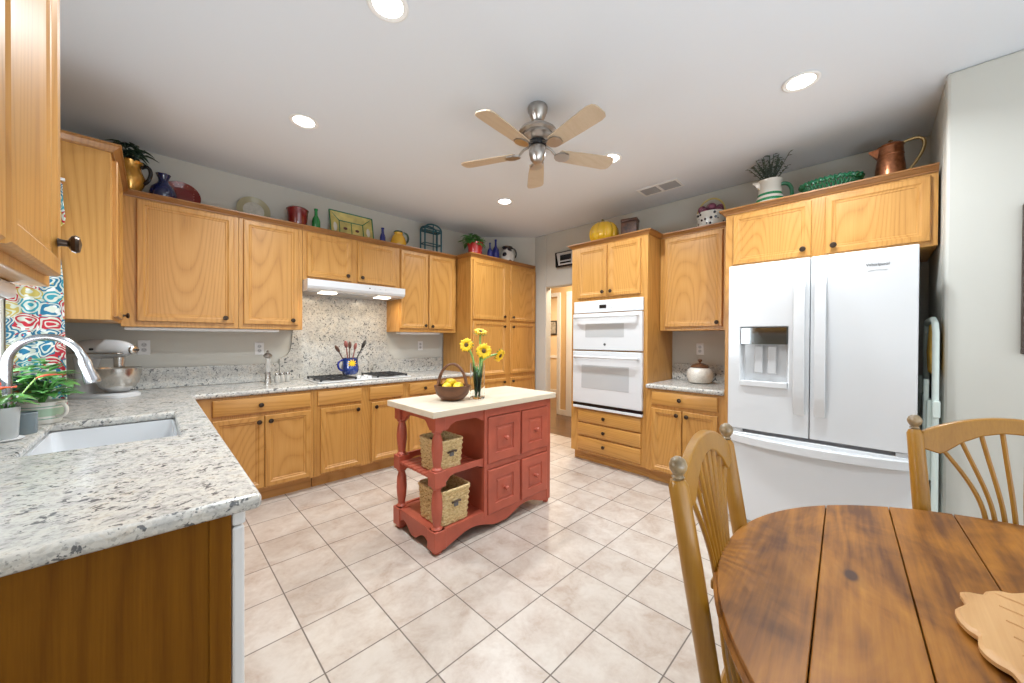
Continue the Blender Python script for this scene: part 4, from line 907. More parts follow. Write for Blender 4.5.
def sunflower(label, head, face, base, rad=0.05):
    h = Vector(head); f = Vector(face).normalized()
    t = thing('sunflower', label, 'sunflower', base, 0, 'sunflowers in the glass vase')
    b_ = Vector(base); hh = h-b_; back = hh-f*0.012
    lat = Vector((hh.x, hh.y, 0)); lat = lat.normalized()*min(0.030, lat.length); vc = Vector((1.67, 2.03, 0))-Vector((b_.x, b_.y, 0))
    rim = vc*0.8+lat; rim.z = 0.245
    q = M(); q.tube(bez((0, 0, 0), tuple(rim*0.4), tuple(rim-Vector((0, 0, 0.06))), tuple(rim), 7)+bez(tuple(rim), tuple(rim+Vector((0, 0, 0.03))), tuple(back-f*0.03), tuple(back), 7)[1:], 0.0075, 8).build('stem', STEM, t)
    q = M()
    for k in range(2):
        a = random.uniform(0, 6.28); q.leaf((vc.x*0.3, vc.y*0.3, 0.03), (vc.x*0.4+0.10*math.cos(a), vc.y*0.4+0.10*math.sin(a), 1), 0.19, 0.03, (math.cos(a), math.sin(a), 0), 0.02, 5)
    q.build('leaf_blades', LEAFB, t, solid=0.001)
    rot = f.to_track_quat('Z', 'Y').to_matrix().to_4x4()
    mx = Matrix.Translation(hh) @ rot
    q = M(); q.mx = mx; q.lathe([(0.0, -0.012), (rad*0.26, -0.008), (rad*0.31, 0.0), (rad*0.26, 0.008), (rad*0.15, 0.011), (0.0, 0.010)], seg=22).build('seed_disc', SEED, t)
    q = M(); q.mx = mx
    for rg in range(2):
        for k in range(15):
            a = 2*PI*(k+0.5*rg)/15+random.uniform(-0.08, 0.08)
            q.leaf((rad*0.26*math.cos(a), rad*0.26*math.sin(a), 0.002-0.003*rg), (math.cos(a), math.sin(a), 0.22-0.25*rg), rad*random.uniform(0.68, 0.86), rad*0.42, (0, 0, 1), 0.12)
    q.build('petals', PETAL, t, solid=0.0012)
    q = M(); q.mx = mx
    for k in range(10):
        a = 2*PI*k/10; q.leaf((rad*0.3*math.cos(a), rad*0.3*math.sin(a), -0.010), (math.cos(a), math.sin(a), -0.3), rad*0.75, rad*0.34, (0, 0, 1), -0.1)
    q.lathe([(0.0, -0.02), (rad*0.3, -0.012), (rad*0.38, -0.004), (0.0, -0.003)], seg=16)
    q.build('sepals', LEAF, t, solid=0.0012)
random.seed(4)
sunflower('left sunflower of the four in the glass vase', (1.580, 2.045, 1.268), (-0.75, -0.45, 0.2), (1.660, 2.035, 0.895), 0.050)
sunflower('topmost sunflower in the glass vase facing the ceiling', (1.715, 2.05, 1.365), (-0.15, -0.35, 0.9), (1.672, 2.045, 0.896), 0.048)
sunflower('middle sunflower facing the camera in the glass vase', (1.708, 2.005, 1.225), (-0.62, -0.75, 0.12), (1.680, 2.022, 0.895), 0.056)
sunflower('right drooping sunflower leaning out of the vase', (1.850, 1.985, 1.187), (0.25, -0.85, -0.45), (1.690, 2.035, 0.896), 0.052)

# ------------------------------------------------------------------ round table and chairs
TC = (1.142, -0.457); TRr = 0.742; TRZ = R(2.6)
tb = thing('dining_table', 'round rustic plank dining table in the near right corner', 'table', (TC[0], TC[1], 0), TRZ)
lines = [-0.62, -0.50, -0.355, -0.205, -0.052, 0.098, 0.243, 0.392, 0.547]
q = M(); ed = [-TRr]+lines+[TRr]
for a, b_ in zip(ed, ed[1:]):
    a2 = a+0.0012 if a > -TRr else a+1e-4; b2 = b_-0.0012 if b_ < TRr else b_-1e-4
    ptsr = []; n = 26
    for k in range(n+1):
        y = a2+(b2-a2)*k/n; ptsr.append((math.sqrt(max(0, TRr**2-y*y)), y))
    pts = ptsr+[(-x, y) for x, y in ptsr[::-1]]
    out = []
    for p_ in pts:
        if not out or (abs(p_[0]-out[-1][0])+abs(p_[1]-out[-1][1])) > 1e-5: out.append(p_)
    q.prism(out, 'z', 0.728, 0.755)
KN = (0.057, 0.490, 0)
TABLE = tabletop_mat()
q.build('tabletop', TABLE, tb, smooth=20, bevel=0.002)
M().lathe([(TRr-0.004, 0.726), (TRr+0.006, 0.730), (TRr+0.008, 0.738), (TRr+0.001, 0.744), (TRr-0.012, 0.7275), (TRr-0.02, 0.715), (TRr-0.004, 0.712)], seg=96).build('edge_bead', TABLE, tb)
M().lathe([(0.0, 0.7), (TRr-0.04, 0.7), (TRr-0.04, 0.727), (0.0, 0.727)], seg=64).build('underframe', plain('dark_underframe', (0.06, 0.028, 0.012), 0.6), tb)
M().lathe([(0.11, 0.10), (0.13, 0.13), (0.10, 0.2), (0.06, 0.28), (0.08, 0.42), (0.10, 0.5), (0.07, 0.58), (0.09, 0.64), (0.16, 0.70), (0.0, 0.70)], seg=32).build('pedestal', TABLE, tb)
for k in range(4):
    mx = Matrix.Rotation(R(45+90*k), 4, 'Z'); q = M(); q.mx = mx
    q.tube([(0.05, 0, 0.16), (0.18, 0, 0.15), (0.33, 0, 0.07), (0.42, 0, 0.03)], [0.05, 0.045, 0.036, 0.03], 10); q.build('leg', TABLE, tb)
# leaf shaped board
lf = M()
out = [(0.05, 0.128), (0.004, 0.126), (-0.036, 0.143), (-0.071, 0.143), (-0.1, 0.134), (-0.111, 0.124), (-0.137, 0.127), (-0.16, 0.124), (-0.178, 0.113), (-0.187, 0.099), (-0.211, 0.091), (-0.25, 0.06), (-0.235, 0.02), (-0.26, -0.03), (-0.22, -0.07), (-0.20, -0.12),
       (-0.13, -0.13), (-0.10, -0.17), (-0.03, -0.15), (0.03, -0.17), (0.08, -0.13), (0.13, -0.11), (0.14, -0.06), (0.18, -0.03), (0.162, 0.008), (0.145, 0.031), (0.12, 0.053), (0.113, 0.071), (0.093, 0.088), (0.068, 0.098)]
def rsm(pts, n=3):
    o = []
    for k in range(len(pts)):
        p0, p1, p2, p3 = [Vector(pts[(k+j) % len(pts)]) for j in (-1, 0, 1, 2)]
        for j in range(n):
            t = j/n; o.append(tuple(0.5*((2*p1)+(p2-p0)*t+(2*p0-5*p1+4*p2-p3)*t*t+(3*p1-p0-3*p2+p3)*t**3)))
    return o
oo = [(x, y) for x, y in rsm(out)]
lb = thing('leaf_board', 'carved pale wood leaf shaped board lying on the dining table', 'board', (1.185, -0.262, 0.7555))
loops = [[(x*s_, y*s_, z) for x, y in oo] for s_, z in ((0.94, 0.0), (1.0, 0.008), (1.0, 0.015), (0.96, 0.019), (0.88, 0.017))]
lf.loft(loops).build('board', LEAFW, lb, smooth=40)
vn = M(); vn.tube([(-0.20, 0.03, 0.017), (-0.05, 0.0, 0.018), (0.12, -0.02, 0.017)], 0.003, 6)
for k in range(5):
    x = -0.17+0.055*k
    for s_ in (1, -1): vn.tube([(x, 0.005, 0.0175), (x+0.03, 0.045*s_, 0.018), (x+0.045, 0.078*s_, 0.017)], 0.0022, 6)
vn.build('carved_veins', LEAFW, lb)

def make_chair(label, loc, rz):
    HS = 0.222
    t = thing('dining_chair', label, 'chair', loc, rz, 'honey wood sheaf back dining chairs')
    yb = lambda z: 0.215+0.16*(z-0.45)
    # seat
    seat = [(-0.17, -0.235), (-0.215, -0.20), (-0.235, -0.10), (-0.225, 0.10), (-0.215, 0.225), (-0.12, 0.25), (0.12, 0.25), (0.215, 0.225), (0.225, 0.10), (0.235, -0.10), (0.215, -0.20), (0.17, -0.235), (0.0, -0.245)]
    sp_ = rsm(seat)
    M().loft([[(x*s_, y*s_, z) for x, y in sp_] for s_, z in ((0.94, 0.432), (1.0, 0.442), (1.0, 0.460), (0.97, 0.470), (0.80, 0.465), (0.5, 0.458))]).build('seat', CHAIRW, t, smooth=50)
    for s_ in (-1, 1):
        q = M()
        q.tube([(s_*0.20, yb(0.43)-0.01, 0.40), (s_*0.207, yb(0.50), 0.50), (s_*0.214, yb(0.8), 0.80), (s_*0.221, yb(0.985), 0.985), (s_*0.222, yb(1.0), 0.998)], [0.019, 0.021, 0.0225, 0.021, 0.015], 14)
        post = q.build('back_post', CHAIRW, t)
        q = M(); q.lathe([(0.013, 0), (0.017, 0.004), (0.012, 0.008), (0.009, 0.012), (0.014, 0.016), (0.010, 0.021), (0.013, 0.025), (0.018, 0.034), (0.0195, 0.043), (0.016, 0.054), (0.008, 0.061), (0, 0.063)], (s_*0.222, yb(0.99), 0.988), seg=18)
        lab(q.build('finial', plain('worn_finial', (0.24, 0.17, 0.09), 0.35, coat=0.4, var=0.4, vscale=60), post), 'turned ball finial with worn greyish finish')
        q = M(); q.tube([(s_*0.215, yb(0.43)-0.01, 0.43), (s_*0.225, 0.235, 0.22), (s_*0.235, 0.26, 0.0)], [0.019, 0.021, 0.014], 12); q.build('leg', CHAIRW, t)
        q = M(); q.tube([(s_*0.17, -0.18, 0.432), (s_*0.18, -0.19, 0.36), (s_*0.19, -0.20, 0.30), (s_*0.20, -0.212, 0.17), (s_*0.212, -0.225, 0.0)], [0.018, 0.022, 0.016, 0.022, 0.013], 12); q.build('leg', CHAIRW, t)
        q = M(); q.tube([(s_*0.197, -0.205, 0.20), (s_*0.21, 0.02, 0.205), (s_*0.226, 0.236, 0.21)], [0.009, 0.013, 0.009], 10); q.build('stretcher', CHAIRW, t)
    q = M(); q.tube([(-0.205, 0.02, 0.205), (0, 0.02, 0.205), (0.205, 0.02, 0.205)], [0.009, 0.014, 0.009], 10); q.build('stretcher', CHAIRW, t)
    # bowed crest
    up, lo = [], []
    for k in range(25):
        u = -1+2*k/24; x = u*0.215
        up.append((x, 0.985+0.077*(math.cos(u*PI/2)**0.8 if abs(u) < 1 else 0)))
    lo = [(0.215, 0.94), (0.19, 0.932), (0.165, 0.925), (0.15, 0.935), (0.114, 0.970), (0.07, 0.998), (0.025, 1.012), (0, 1.013), (-0.025, 1.012), (-0.07, 0.998), (-0.114, 0.970), (-0.15, 0.935), (-0.165, 0.925), (-0.19, 0.932), (-0.215, 0.94)]
    q = M(); th = 0.011
    A = [(x, yb(z)-th, z) for x, z in up+lo]; Bq = [(x, yb(z)+th, z) for x, z in up+lo]
    q.loft([A, Bq]).build('crest_rail', CHAIRW, t, smooth=30, bevel=0.004)
    tops = [(0.156, 0.934), (0.114, 0.972), (0.070, 1.0), (0.025, 1.013)]
    mids = [0.070, 0.051, 0.031, 0.0105]; bots = [0.125, 0.09, 0.055, 0.018]
    for s_ in (-1, 1):
        for (tx, tz), mx_, bx in zip(tops, mids, bots):
            P_ = bez((s_*tx, yb(tz), tz+0.004), (s_*(mx_+(tx-mx_)*0.5), yb(0.87), 0.87), (s_*mx_, yb(0.80), 0.80), (s_*mx_, yb(0.71), 0.71), 10)+bez((s_*mx_, yb(0.71), 0.71), (s_*mx_, yb(0.63), 0.63), (s_*bx, yb(0.56), 0.56), (s_*bx, 0.195, 0.45), 8)[1:]
            q = M(); q.tube(P_, 0.0062, 8).build('spindle', CHAIRW, t)
    q = M(); q.box(-0.086, yb(0.71)-0.011, 0.698, 0.086, yb(0.71)+0.011, 0.722); q.build('sheaf_band', CHAIRW, t, smooth=0, bevel=0.004)
    return t
make_chair('honey wood dining chair left of the round table with its back to the island', (1.072, 0.018, 0), R(2.3))
make_chair('honey wood dining chair beyond the round table in front of the plain wall', (1.665, -0.373, 0), R(-80))

# ------------------------------------------------------------------ things on the counters
random.seed(11)
def foliage(mb, c, n, rad, L, w, elev=(0.1, 1.2), curl=0.5):
    for k in range(n):
        a = random.uniform(0, 2*PI); e_ = random.uniform(*elev); rr_ = random.uniform(0.15, 1)
        b_ = (c[0]+rad[0]*rr_*math.cos(a)*0.8, c[1]+rad[1]*rr_*math.sin(a)*0.8, c[2]+rad[2]*random.uniform(0.0, 1)*(1.1-0.6*rr_))
        mb.leaf(b_, (math.cos(a+random.uniform(-.5, .5)), math.sin(a+random.uniform(-.5, .5)), math.tan(e_*0.6)), L*random.uniform(0.65, 1.15), w*random.uniform(0.7, 1.15), (0, 0, 1), curl*random.uniform(0.5, 1.4))
def stems(mb, c, n, rad, h, r=0.003):
    for k in range(n):
        a = 2*PI*k/n; mb.tube([(c[0], c[1], c[2]), (c[0]+rad*0.4*math.cos(a), c[1]+rad*0.4*math.sin(a), c[2]+h*0.6), (c[0]+rad*math.cos(a), c[1]+rad*math.sin(a), c[2]+h)], r, 6)
mx_ = thing('stand_mixer', 'white stand mixer with steel bowl in the counter corner', 'mixer', (-0.215, 3.69, ZT), R(-42))
# local x: from column (-) to head front (+)
M().loft([rrect(-0.20, -0.105, 0.17, 0.105, 0.085, 0.001, 6), rrect(-0.20, -0.105, 0.17, 0.105, 0.085, 0.018, 6), rrect(-0.185, -0.092, 0.155, 0.092, 0.08, 0.030, 6)]).build('base', WHITE, mx_)
M().loft([rrect(-0.19, -0.07, -0.06, 0.07, 0.05, 0.02, 5), rrect(-0.18, -0.055, -0.085, 0.055, 0.045, 0.10, 5), rrect(-0.185, -0.052, -0.085, 0.052, 0.045, 0.20, 5), rrect(-0.195, -0.058, -0.06, 0.058, 0.05, 0.27, 5)]).build('column', WHITE, mx_)
hp = M(); loops = []
for k in range(17):
    t = k/16; x = -0.215+0.385*t; rz_ = 0.070*(max(0.02, 1-abs(2*t-1)**3.2))**0.5*(1-0.12*t); ry = 0.068*(max(0.02, 1-abs(2*t-1)**3.2))**0.5*(1-0.2*t)
    loops.append([(x, ry*math.cos(2*PI*j/20), 0.325+rz_*math.sin(2*PI*j/20)) for j in range(20)])
hd_ = hp.loft(loops).build('motor_head', WHITE, mx_, smooth=60)
M().box(-0.19, -0.066, 0.292, 0.13, 0.066, 0.302).build('trim_band', STEEL, hd_, bevel=0.003)
q = M(); q.mx = Matrix.Translation((0.16, 0, 0.32)) @ Matrix.Rotation(R(90), 4, 'Y'); q.lathe([(0.028, 0), (0.030, 0.015), (0.022, 0.022), (0.0, 0.024)], seg=22).build('attachment_hub', STEEL, hd_)
q = M(); q.tube([(0.178, 0, 0.32), (0.20, 0, 0.32)], 0.007, 10).build('hub_knob', BLACK, hd_)
q = M(); q.mx = Matrix.Translation((-0.03, -0.066, 0.325)) @ Matrix.Rotation(R(90), 4, 'X'); q.lathe([(0.008, 0), (0.008, 0.014), (0, 0.015)], seg=12).build('speed_knob', BLACK, hd_)
M().lathe([(0.026, 0.20), (0.030, 0.27), (0.0, 0.275)], (0.075, 0, 0), seg=20).build('beater_shaft', STEEL, mx_)
M().lathe([(0.0, 0.036), (0.055, 0.036), (0.06, 0.045), (0.085, 0.065), (0.108, 0.11), (0.115, 0.16), (0.117, 0.195), (0.121, 0.199), (0.113, 0.198), (0.105, 0.12), (0.06, 0.06), (0.0, 0.052)], (0.065, 0, 0), seg=40).build('bowl', STEEL, mx_)
# planted mug
mg = thing('planted_mug', 'cream and sage banded mug planted with a leafy green plant by the sink', 'planter', (-0.368, 2.765, ZT), R(-42))
M().lathe([(0.0, 0.001), (0.058, 0.001), (0.062, 0.008), (0.068, 0.05), (0.072, 0.096), (0.076, 0.103), (0.071, 0.104), (0.067, 0.09), (0.0, 0.085)], seg=36).build('mug_body', MUGB, mg)
M().tube(bez((0.066, 0, 0.035), (0.125, 0, 0.02), (0.125, 0, 0.105), (0.070, 0, 0.090), 12), 0.0075, 10).build('handle', CERAM, mg)
M().lathe([(0.066, 0.086), (0.0, 0.094)], seg=24).build('soil', SOIL, mg)
q = M(); foliage(q, (0.02, 0.0, 0.125), 80, (0.085, 0.06, 0.17), 0.072, 0.052, (0.1, 1.1), 0.35); stems(q, (0, 0, 0.08), 12, 0.06, 0.12); q.build('foliage', LEAFB, mg, solid=0.001)
# near glass with anthurium
gl = thing('planted_glass', 'clear tumbler with red flowered plant at the left picture edge', 'planter', (-0.415, 2.40, ZT))
M().lathe([(0.045, 0.003), (0.052, 0.003), (0.054, 0.007), (0.048, 0.007)], seg=26).build('coaster', WHITEM, gl)
M().lathe([(0.0, 0.007), (0.036, 0.007), (0.039, 0.012), (0.044, 0.13), (0.041, 0.13), (0.036, 0.016), (0.0, 0.014)], seg=28).build('glass_wall', plain('milky_glass', (0.72, 0.76, 0.76), 0.15, trans=0.45), gl)
q = M(); foliage(q, (-0.01, 0, 0.14), 12, (0.05, 0.05, 0.06), 0.08, 0.056, (0.0, 1.0), 0.6); stems(q, (0, 0, 0.02), 9, 0.03, 0.12); q.build('foliage', LEAFB, gl, solid=0.001)
for k, (a, e_) in enumerate((((0.0, -0.02, 0.20), (0.5, -0.6, 0.3)), ((0.075, 0.04, 0.235), (0.7, 0.1, 0.25)), ((-0.03, 0.05, 0.20), (-0.2, 0.5, 0.4)))):
    q = M(); q.leaf(a, e_, 0.07, 0.05, (0, 0, 1), 0.2, 4); f_ = q.build('flower', REDFLOWER, gl, solid=0.0015)
    q = M(); q.tube([(0, 0, 0.10), (a[0]*0.5, a[1]*0.5, a[2]*0.7), a], 0.0025, 6); q.build('flower_stem', STEM, gl)
single(M().lathe([(0.0, 0.001), (0.034, 0.001), (0.036, 0.006), (0.037, 0.088), (0.034, 0.09), (0.032, 0.012), (0.0, 0.010)], seg=26), 'tumbler', plain('frosted_blue_glass', (0.30, 0.37, 0.40), 0.25, trans=0.5), 'small frosted tumbler behind the planted glass by the sink', 'glass', (-0.380, 2.505, ZT))
# pepper mill, shakers
pm = thing('pepper_mill', 'tall clear pepper mill with metal cap on the back counter', 'pepper mill', (0.727, 3.80, ZT))
M().lathe([(0.0, 0.001), (0.026, 0.001), (0.027, 0.01), (0.022, 0.055), (0.024, 0.10), (0.0, 0.10)], seg=22).build('base', STEEL, pm)
M().lathe([(0.019, 0.10), (0.019, 0.225), (0.016, 0.228), (0.0, 0.228)], seg=22).build('clear_body', plain('clear_acrylic', (0.80, 0.78, 0.74), 0.1, trans=0.6), pm)
M().lathe([(0.018, 0.228), (0.032, 0.240), (0.034, 0.252), (0.020, 0.268), (0.008, 0.276), (0.011, 0.288), (0.0, 0.296)], seg=22).build('cap', NICKEL, pm)
for k, (x, y, l_) in enumerate(((0.80, 3.80, 'glass salt shaker next to the pepper mill'), (0.845, 3.83, 'middle small glass shaker right of the pepper mill'), (0.895, 3.86, 'rightmost small glass shaker beside the stone slab'))):
    t = thing('shaker', l_, 'shaker', (x, y, ZT), 0, 'small glass shakers on the back counter')
    M().lathe([(0.0, 0.001), (0.022, 0.001), (0.024, 0.006), (0.024, 0.055), (0.019, 0.068), (0.0, 0.07)], seg=20).build('glass_body', plain('shaker_glass', (0.75, 0.73, 0.68), 0.08, trans=0.5), t)
    M().lathe([(0.020, 0.068), (0.021, 0.072), (0.019, 0.088), (0.0, 0.092)], seg=20).build('lid', STEEL, t)
# utensil crock
cr = thing('utensil_crock', 'cobalt blue pitcher with a painted sun standing on the cooktop', 'crock', (1.44, 3.80, ZT+0.036))
M().lathe([(0.0, 0.0), (0.062, 0.0), (0.070, 0.006), (0.082, 0.04), (0.083, 0.075), (0.074, 0.115), (0.076, 0.165), (0.080, 0.17), (0.074, 0.17), (0.068, 0.11), (0.0, 0.05)], seg=36).build('body', plain('royal_blue_glaze', (0.008, 0.03, 0.17), 0.12, coat=0.8, var=0.5, vscale=14), cr)
M().tube(bez((-0.075, -0.01, 0.15), (-0.14, -0.02, 0.15), (-0.14, -0.02, 0.05), (-0.078, -0.01, 0.045), 12), 0.010, 10).build('handle', COBALTG, cr)
q = M(); q.mx = Matrix.Translation((-0.008, -0.071, 0.115)) @ Matrix.Rotation(R(-8), 4, 'Z') @ Matrix.Rotation(R(90), 4, 'X')
q.lathe([(0.026, 0.004), (0.024, 0.010), (0.0, 0.012)], seg=20)
for k in range(10):
    a = 2*PI*k/10; q.leaf((0.024*math.cos(a), 0.024*math.sin(a), 0.008), (math.cos(a), math.sin(a), -0.1), 0.02, 0.012)
lab(q.build('sun_relief', PETAL, cr, solid=0.001), 'yellow painted sun')
def utensil(label, top, r_head, mat, base=(0, 0)):
    c0 = Vector((1.44+base[0], 3.80+base[1], ZT+0.12)); tp = Vector(top); t = thing('utensil', label, 'utensil', tuple(c0), 0, 'utensils in the blue crock')
    d_ = tp-c0
    M().tube([(0, 0, 0), tuple(d_*0.5), tuple(d_*0.82)], 0.006, 8).build('shaft', mat, t)
    q = M(); q.mx = Matrix.Translation(d_*0.9) @ d_.to_track_quat('Z', 'Y').to_matrix().to_4x4(); q.ball((0, 0, 0), (r_head*1.35, r_head*0.7, r_head*1.9), 14, 8); q.build('spoon_head', mat, t)
utensil('large black ladle leaning right in the blue crock', (1.585, 3.78, 1.275), 0.026, plain('black_plastic', (0.02, 0.018, 0.018), 0.35), (0.03, 0))
utensil('dark spoon leaning left in the blue crock', (1.30, 3.79, 1.225), 0.022, UTEN, (-0.03, 0))
utensil('rose brown spatula upright at the left of the blue crock', (1.395, 3.80, 1.275), 0.020, TERRA, (-0.01, 0.01))
utensil('dark spoon upright in the middle of the blue crock', (1.445, 3.82, 1.265), 0.021, UTEN, (0.0, 0.02))
utensil('rose brown spoon right of the middle in the blue crock', (1.505, 3.82, 1.25), 0.020, TERRA, (0.02, 0.02))
# cookie jar
cj = thing('cookie_jar', 'round cream stoneware jar with brown lid on the small counter', 'jar', (3.66, 1.163, ZT))
M().lathe([(0.0, 0.001), (0.075, 0.001), (0.095, 0.012), (0.113, 0.06), (0.111, 0.105), (0.092, 0.138), (0.076, 0.148), (0.0, 0.148)], seg=40).build('body', plain('speckled_stoneware', (0.70, 0.67, 0.61), 0.25, coat=0.4, var=0.12, vscale=90), cj)
lab(M().lathe([(0.078, 0.147), (0.082, 0.156), (0.066, 0.174), (0.03, 0.190), (0.0, 0.193)], seg=32).build('lid', BROWNG, cj), 'brown glazed lid')
M().lathe([(0.010, 0.190), (0.010, 0.2), (0.020, 0.212), (0.018, 0.224), (0.0, 0.230)], seg=18).build('lid_knob', BROWNG, cj)

# ------------------------------------------------------------------ things on top of the cabinets
TOPZ = ZU1+0.0005
def pitcher(prof, mat, name, label, cat, loc, rz, hand, hmat, hr=0.011, spout=None):
    t = thing(name, label, cat, loc, rz)
    M().lathe(prof, seg=32).build('body', mat, t)
    M().tube(bez(*hand, 14), hr, 10).build('handle', hmat, t)
    if spout: M().loft(spout).build('spout', mat, t)
    return t
t = pitcher([(0.0, 0.0), (0.045, 0.0), (0.042, 0.012), (0.075, 0.09), (0.082, 0.14), (0.062, 0.19), (0.058, 0.215), (0.072, 0.25), (0.066, 0.25), (0.05, 0.21), (0.0, 0.20)], GOLD, 'pitcher', 'gold glazed pitcher with dark handle and dark leaves in the left corner', 'pitcher', (-0.112, 3.83, TOPZ), R(-20),
            ((0.06, 0, 0.215), (0.12, 0, 0.27), (0.135, 0, 0.15), (0.075, 0, 0.10)), BLACKG, 0.012)
q = M(); foliage(q, (-0.01, -0.01, 0.26), 75, (0.10, 0.06, 0.14), 0.075, 0.05, (-0.5, 0.7), 0.6); stems(q, (0, 0, 0.2), 8, 0.08, 0.15); q.build('foliage', LEAFD, t, solid=0.001)
t = single(M().lathe([(0.0, 0.0), (0.05, 0.0), (0.072, 0.03), (0.080, 0.07), (0.070, 0.115), (0.038, 0.15), (0.028, 0.17), (0.030, 0.19), (0.044, 0.222), (0.040, 0.222), (0.024, 0.18), (0.0, 0.15)], seg=32), 'vase', COBALT, 'squat dark blue vase in front of the red oval plate', 'vase', (0.062, 3.86, TOPZ))
def leaning(mb, name, mat, label, cat, x, zc, y=3.985, ang=-12, **kw):
    o = single(mb, name, mat, label, cat, (x, y, zc), 0, None, **kw); o.rotation_euler = (R(ang), 0, 0); return o
def disc(rx, rz_, prof, seg=44):
    q = M(); q.mx = Matrix.Rotation(R(90), 4, 'X'); q.lathe(prof, seg=seg, sx=rx, sy=rz_); return q
PL = [(0.0, 0.0), (0.6, 0.0), (0.66, 0.004), (1.0, 0.022), (0.99, 0.027), (0.66, 0.012), (0.6, 0.008), (0.0, 0.008)]
def plate(name, label, x, zc, rx, rz_, rim, well, y=3.97):
    t = thing(name, label, 'plate', (x, y, TOPZ)); t.rotation_euler = (R(-10), 0, 0)
    q = M(); q.mx = Matrix.Translation((0, 0, rz_)) @ Matrix.Rotation(R(90), 4, 'X')
    q.lathe(PL, seg=44, sx=rx, sy=rz_).build('plate_body', rim, t)
    q = M(); q.mx = Matrix.Translation((0, 0, rz_)) @ Matrix.Rotation(R(90), 4, 'X')
    q.lathe([(0.64, 0.0085), (0.62, 0.0105), (0.0, 0.0105)], seg=40, sx=rx, sy=rz_).build('plate_well', well, t)
    return t
t = plate('plate', 'dark red oval plate leaning on the wall behind the blue vase', 0.165, 0, 0.125, 0.118, spotted('red_glaze_pale_flecks', (0.20, 0.015, 0.012), (0.34, 0.10, 0.08), 40, 0.2), REDG, 3.96)
t = plate('plate', 'round olive rimmed plate with pale centre leaning on the wall', 0.655, 0, 0.128, 0.128, BEIGE, PALEG, 3.975)
t = thing('canister', 'dark red lidded canister beside the green bottle', 'canister', (0.975, 3.86, TOPZ))
M().lathe([(0.0, 0.0), (0.070, 0.0), (0.074, 0.006), (0.090, 0.175), (0.0, 0.175)], seg=36).build('body', REDG, t)
M().lathe([(0.093, 0.175), (0.095, 0.183), (0.085, 0.195), (0.03, 0.205), (0.0, 0.206)], seg=36).build('lid', REDG, t)
M().lathe([(0.012, 0.205), (0.018, 0.216), (0.0, 0.224)], seg=16).build('lid_knob', REDG, t)
def bottle(label, loc, r_, h_, mat, grp=None, nr=0.3):
    single(M().lathe([(0.0, 0.0), (r_*0.95, 0.0), (r_, 0.006), (r_, h_*0.48), (r_*0.85, h_*0.58), (r_*nr*1.15, h_*0.72), (r_*nr, h_*0.93), (r_*nr*1.25, h_*0.94), (r_*nr*1.25, h_), (0.0, h_)], seg=26), 'bottle', mat, label, 'bottle', loc, 0, grp)
bottle('green glass bottle between red canister and painted platter', (1.135, 3.86, TOPZ), 0.038, 0.235, GREENG, None, 0.36)
# painted rectangular platter
pt = thing('platter', 'green and yellow painted rectangular platter leaning on the wall', 'platter', (1.53, 3.955, TOPZ)); pt.rotation_euler = (R(-12), 0, 0)
hw, hh = 0.225, 0.325
def rq(ix, iz, y): return [(-hw+ix, y, iz), (hw-ix, y, iz), (hw-ix, y, hh-iz), (-hw+ix, y, hh-iz)]
M().loft([rq(0.02, 0.02, 0.03), rq(0, 0, -0.006), rq(0.012, 0.012, -0.010), rq(0.10, 0.09, 0.018)]).build('platter_body', plain('yellow_green_glaze', (0.60, 0.50, 0.16), 0.25, coat=0.5, var=0.35, vscale=9), pt, smooth=0)
q = M(); rw = 0.006
o4 = [(-hw, -0.008, 0.004), (hw, -0.008, 0.004), (hw, -0.008, hh-0.004), (-hw, -0.008, hh-0.004)]; i4 = [(-hw+0.10, 0.016, 0.09), (hw-0.10, 0.016, 0.09), (hw-0.10, 0.016, hh-0.09), (-hw+0.10, 0.016, hh-0.09)]
for k in range(4):
    q.tube([o4[k], o4[(k+1) % 4]], 0.007, 6); q.tube([i4[k], i4[(k+1) % 4]], 0.005, 6); q.tube([o4[k], i4[k]], 0.005, 6)
q.tube([(0, 0.015, 0.09), (0, 0.015, hh-0.09)], 0.004, 6)
q.build('green_border', GREEN, pt)
q = M()
for x, z in ((-0.065, 0.155), (0.06, 0.15)): q.ball((x, 0.014, z), (0.022, 0.006, 0.016), 12, 6)
q.build('painted_spot', plain('dark_red_brown_spot', (0.10, 0.02, 0.02), 0.3), pt)
q = M()
for s_ in (-1, 1): q.ball((s_*0.175, 0.0, 0.15), (0.022, 0.006, 0.05), 12, 6)
q.build('white_petal_patch', CERAM, pt)
bottle('small cobalt bottle right of the painted platter', (1.812, 3.86, TOPZ), 0.031, 0.20, COBALTG, None, 0.45)
t = pitcher([(0.0, 0.0), (0.06, 0.0), (0.082, 0.03), (0.088, 0.075), (0.072, 0.13), (0.046, 0.165), (0.050, 0.185), (0.044, 0.185), (0.0, 0.15)], YEL, 'pitcher', 'yellow pear shaped pitcher with dark green rim and handle', 'pitcher', (2.0, 3.86, TOPZ), R(-25),
            ((0.05, 0, 0.185), (0.11, 0, 0.20), (0.125, 0, 0.11), (0.085, 0, 0.075)), plain('dark_green_glaze', (0.015, 0.05, 0.02), 0.2, coat=0.5), 0.012)
M().lathe([(0.047, 0.182), (0.054, 0.188), (0.048, 0.20), (0.02, 0.206), (0.0, 0.207)], seg=24).build('rim', plain('dark_green_rim', (0.02, 0.06, 0.025), 0.2), t)
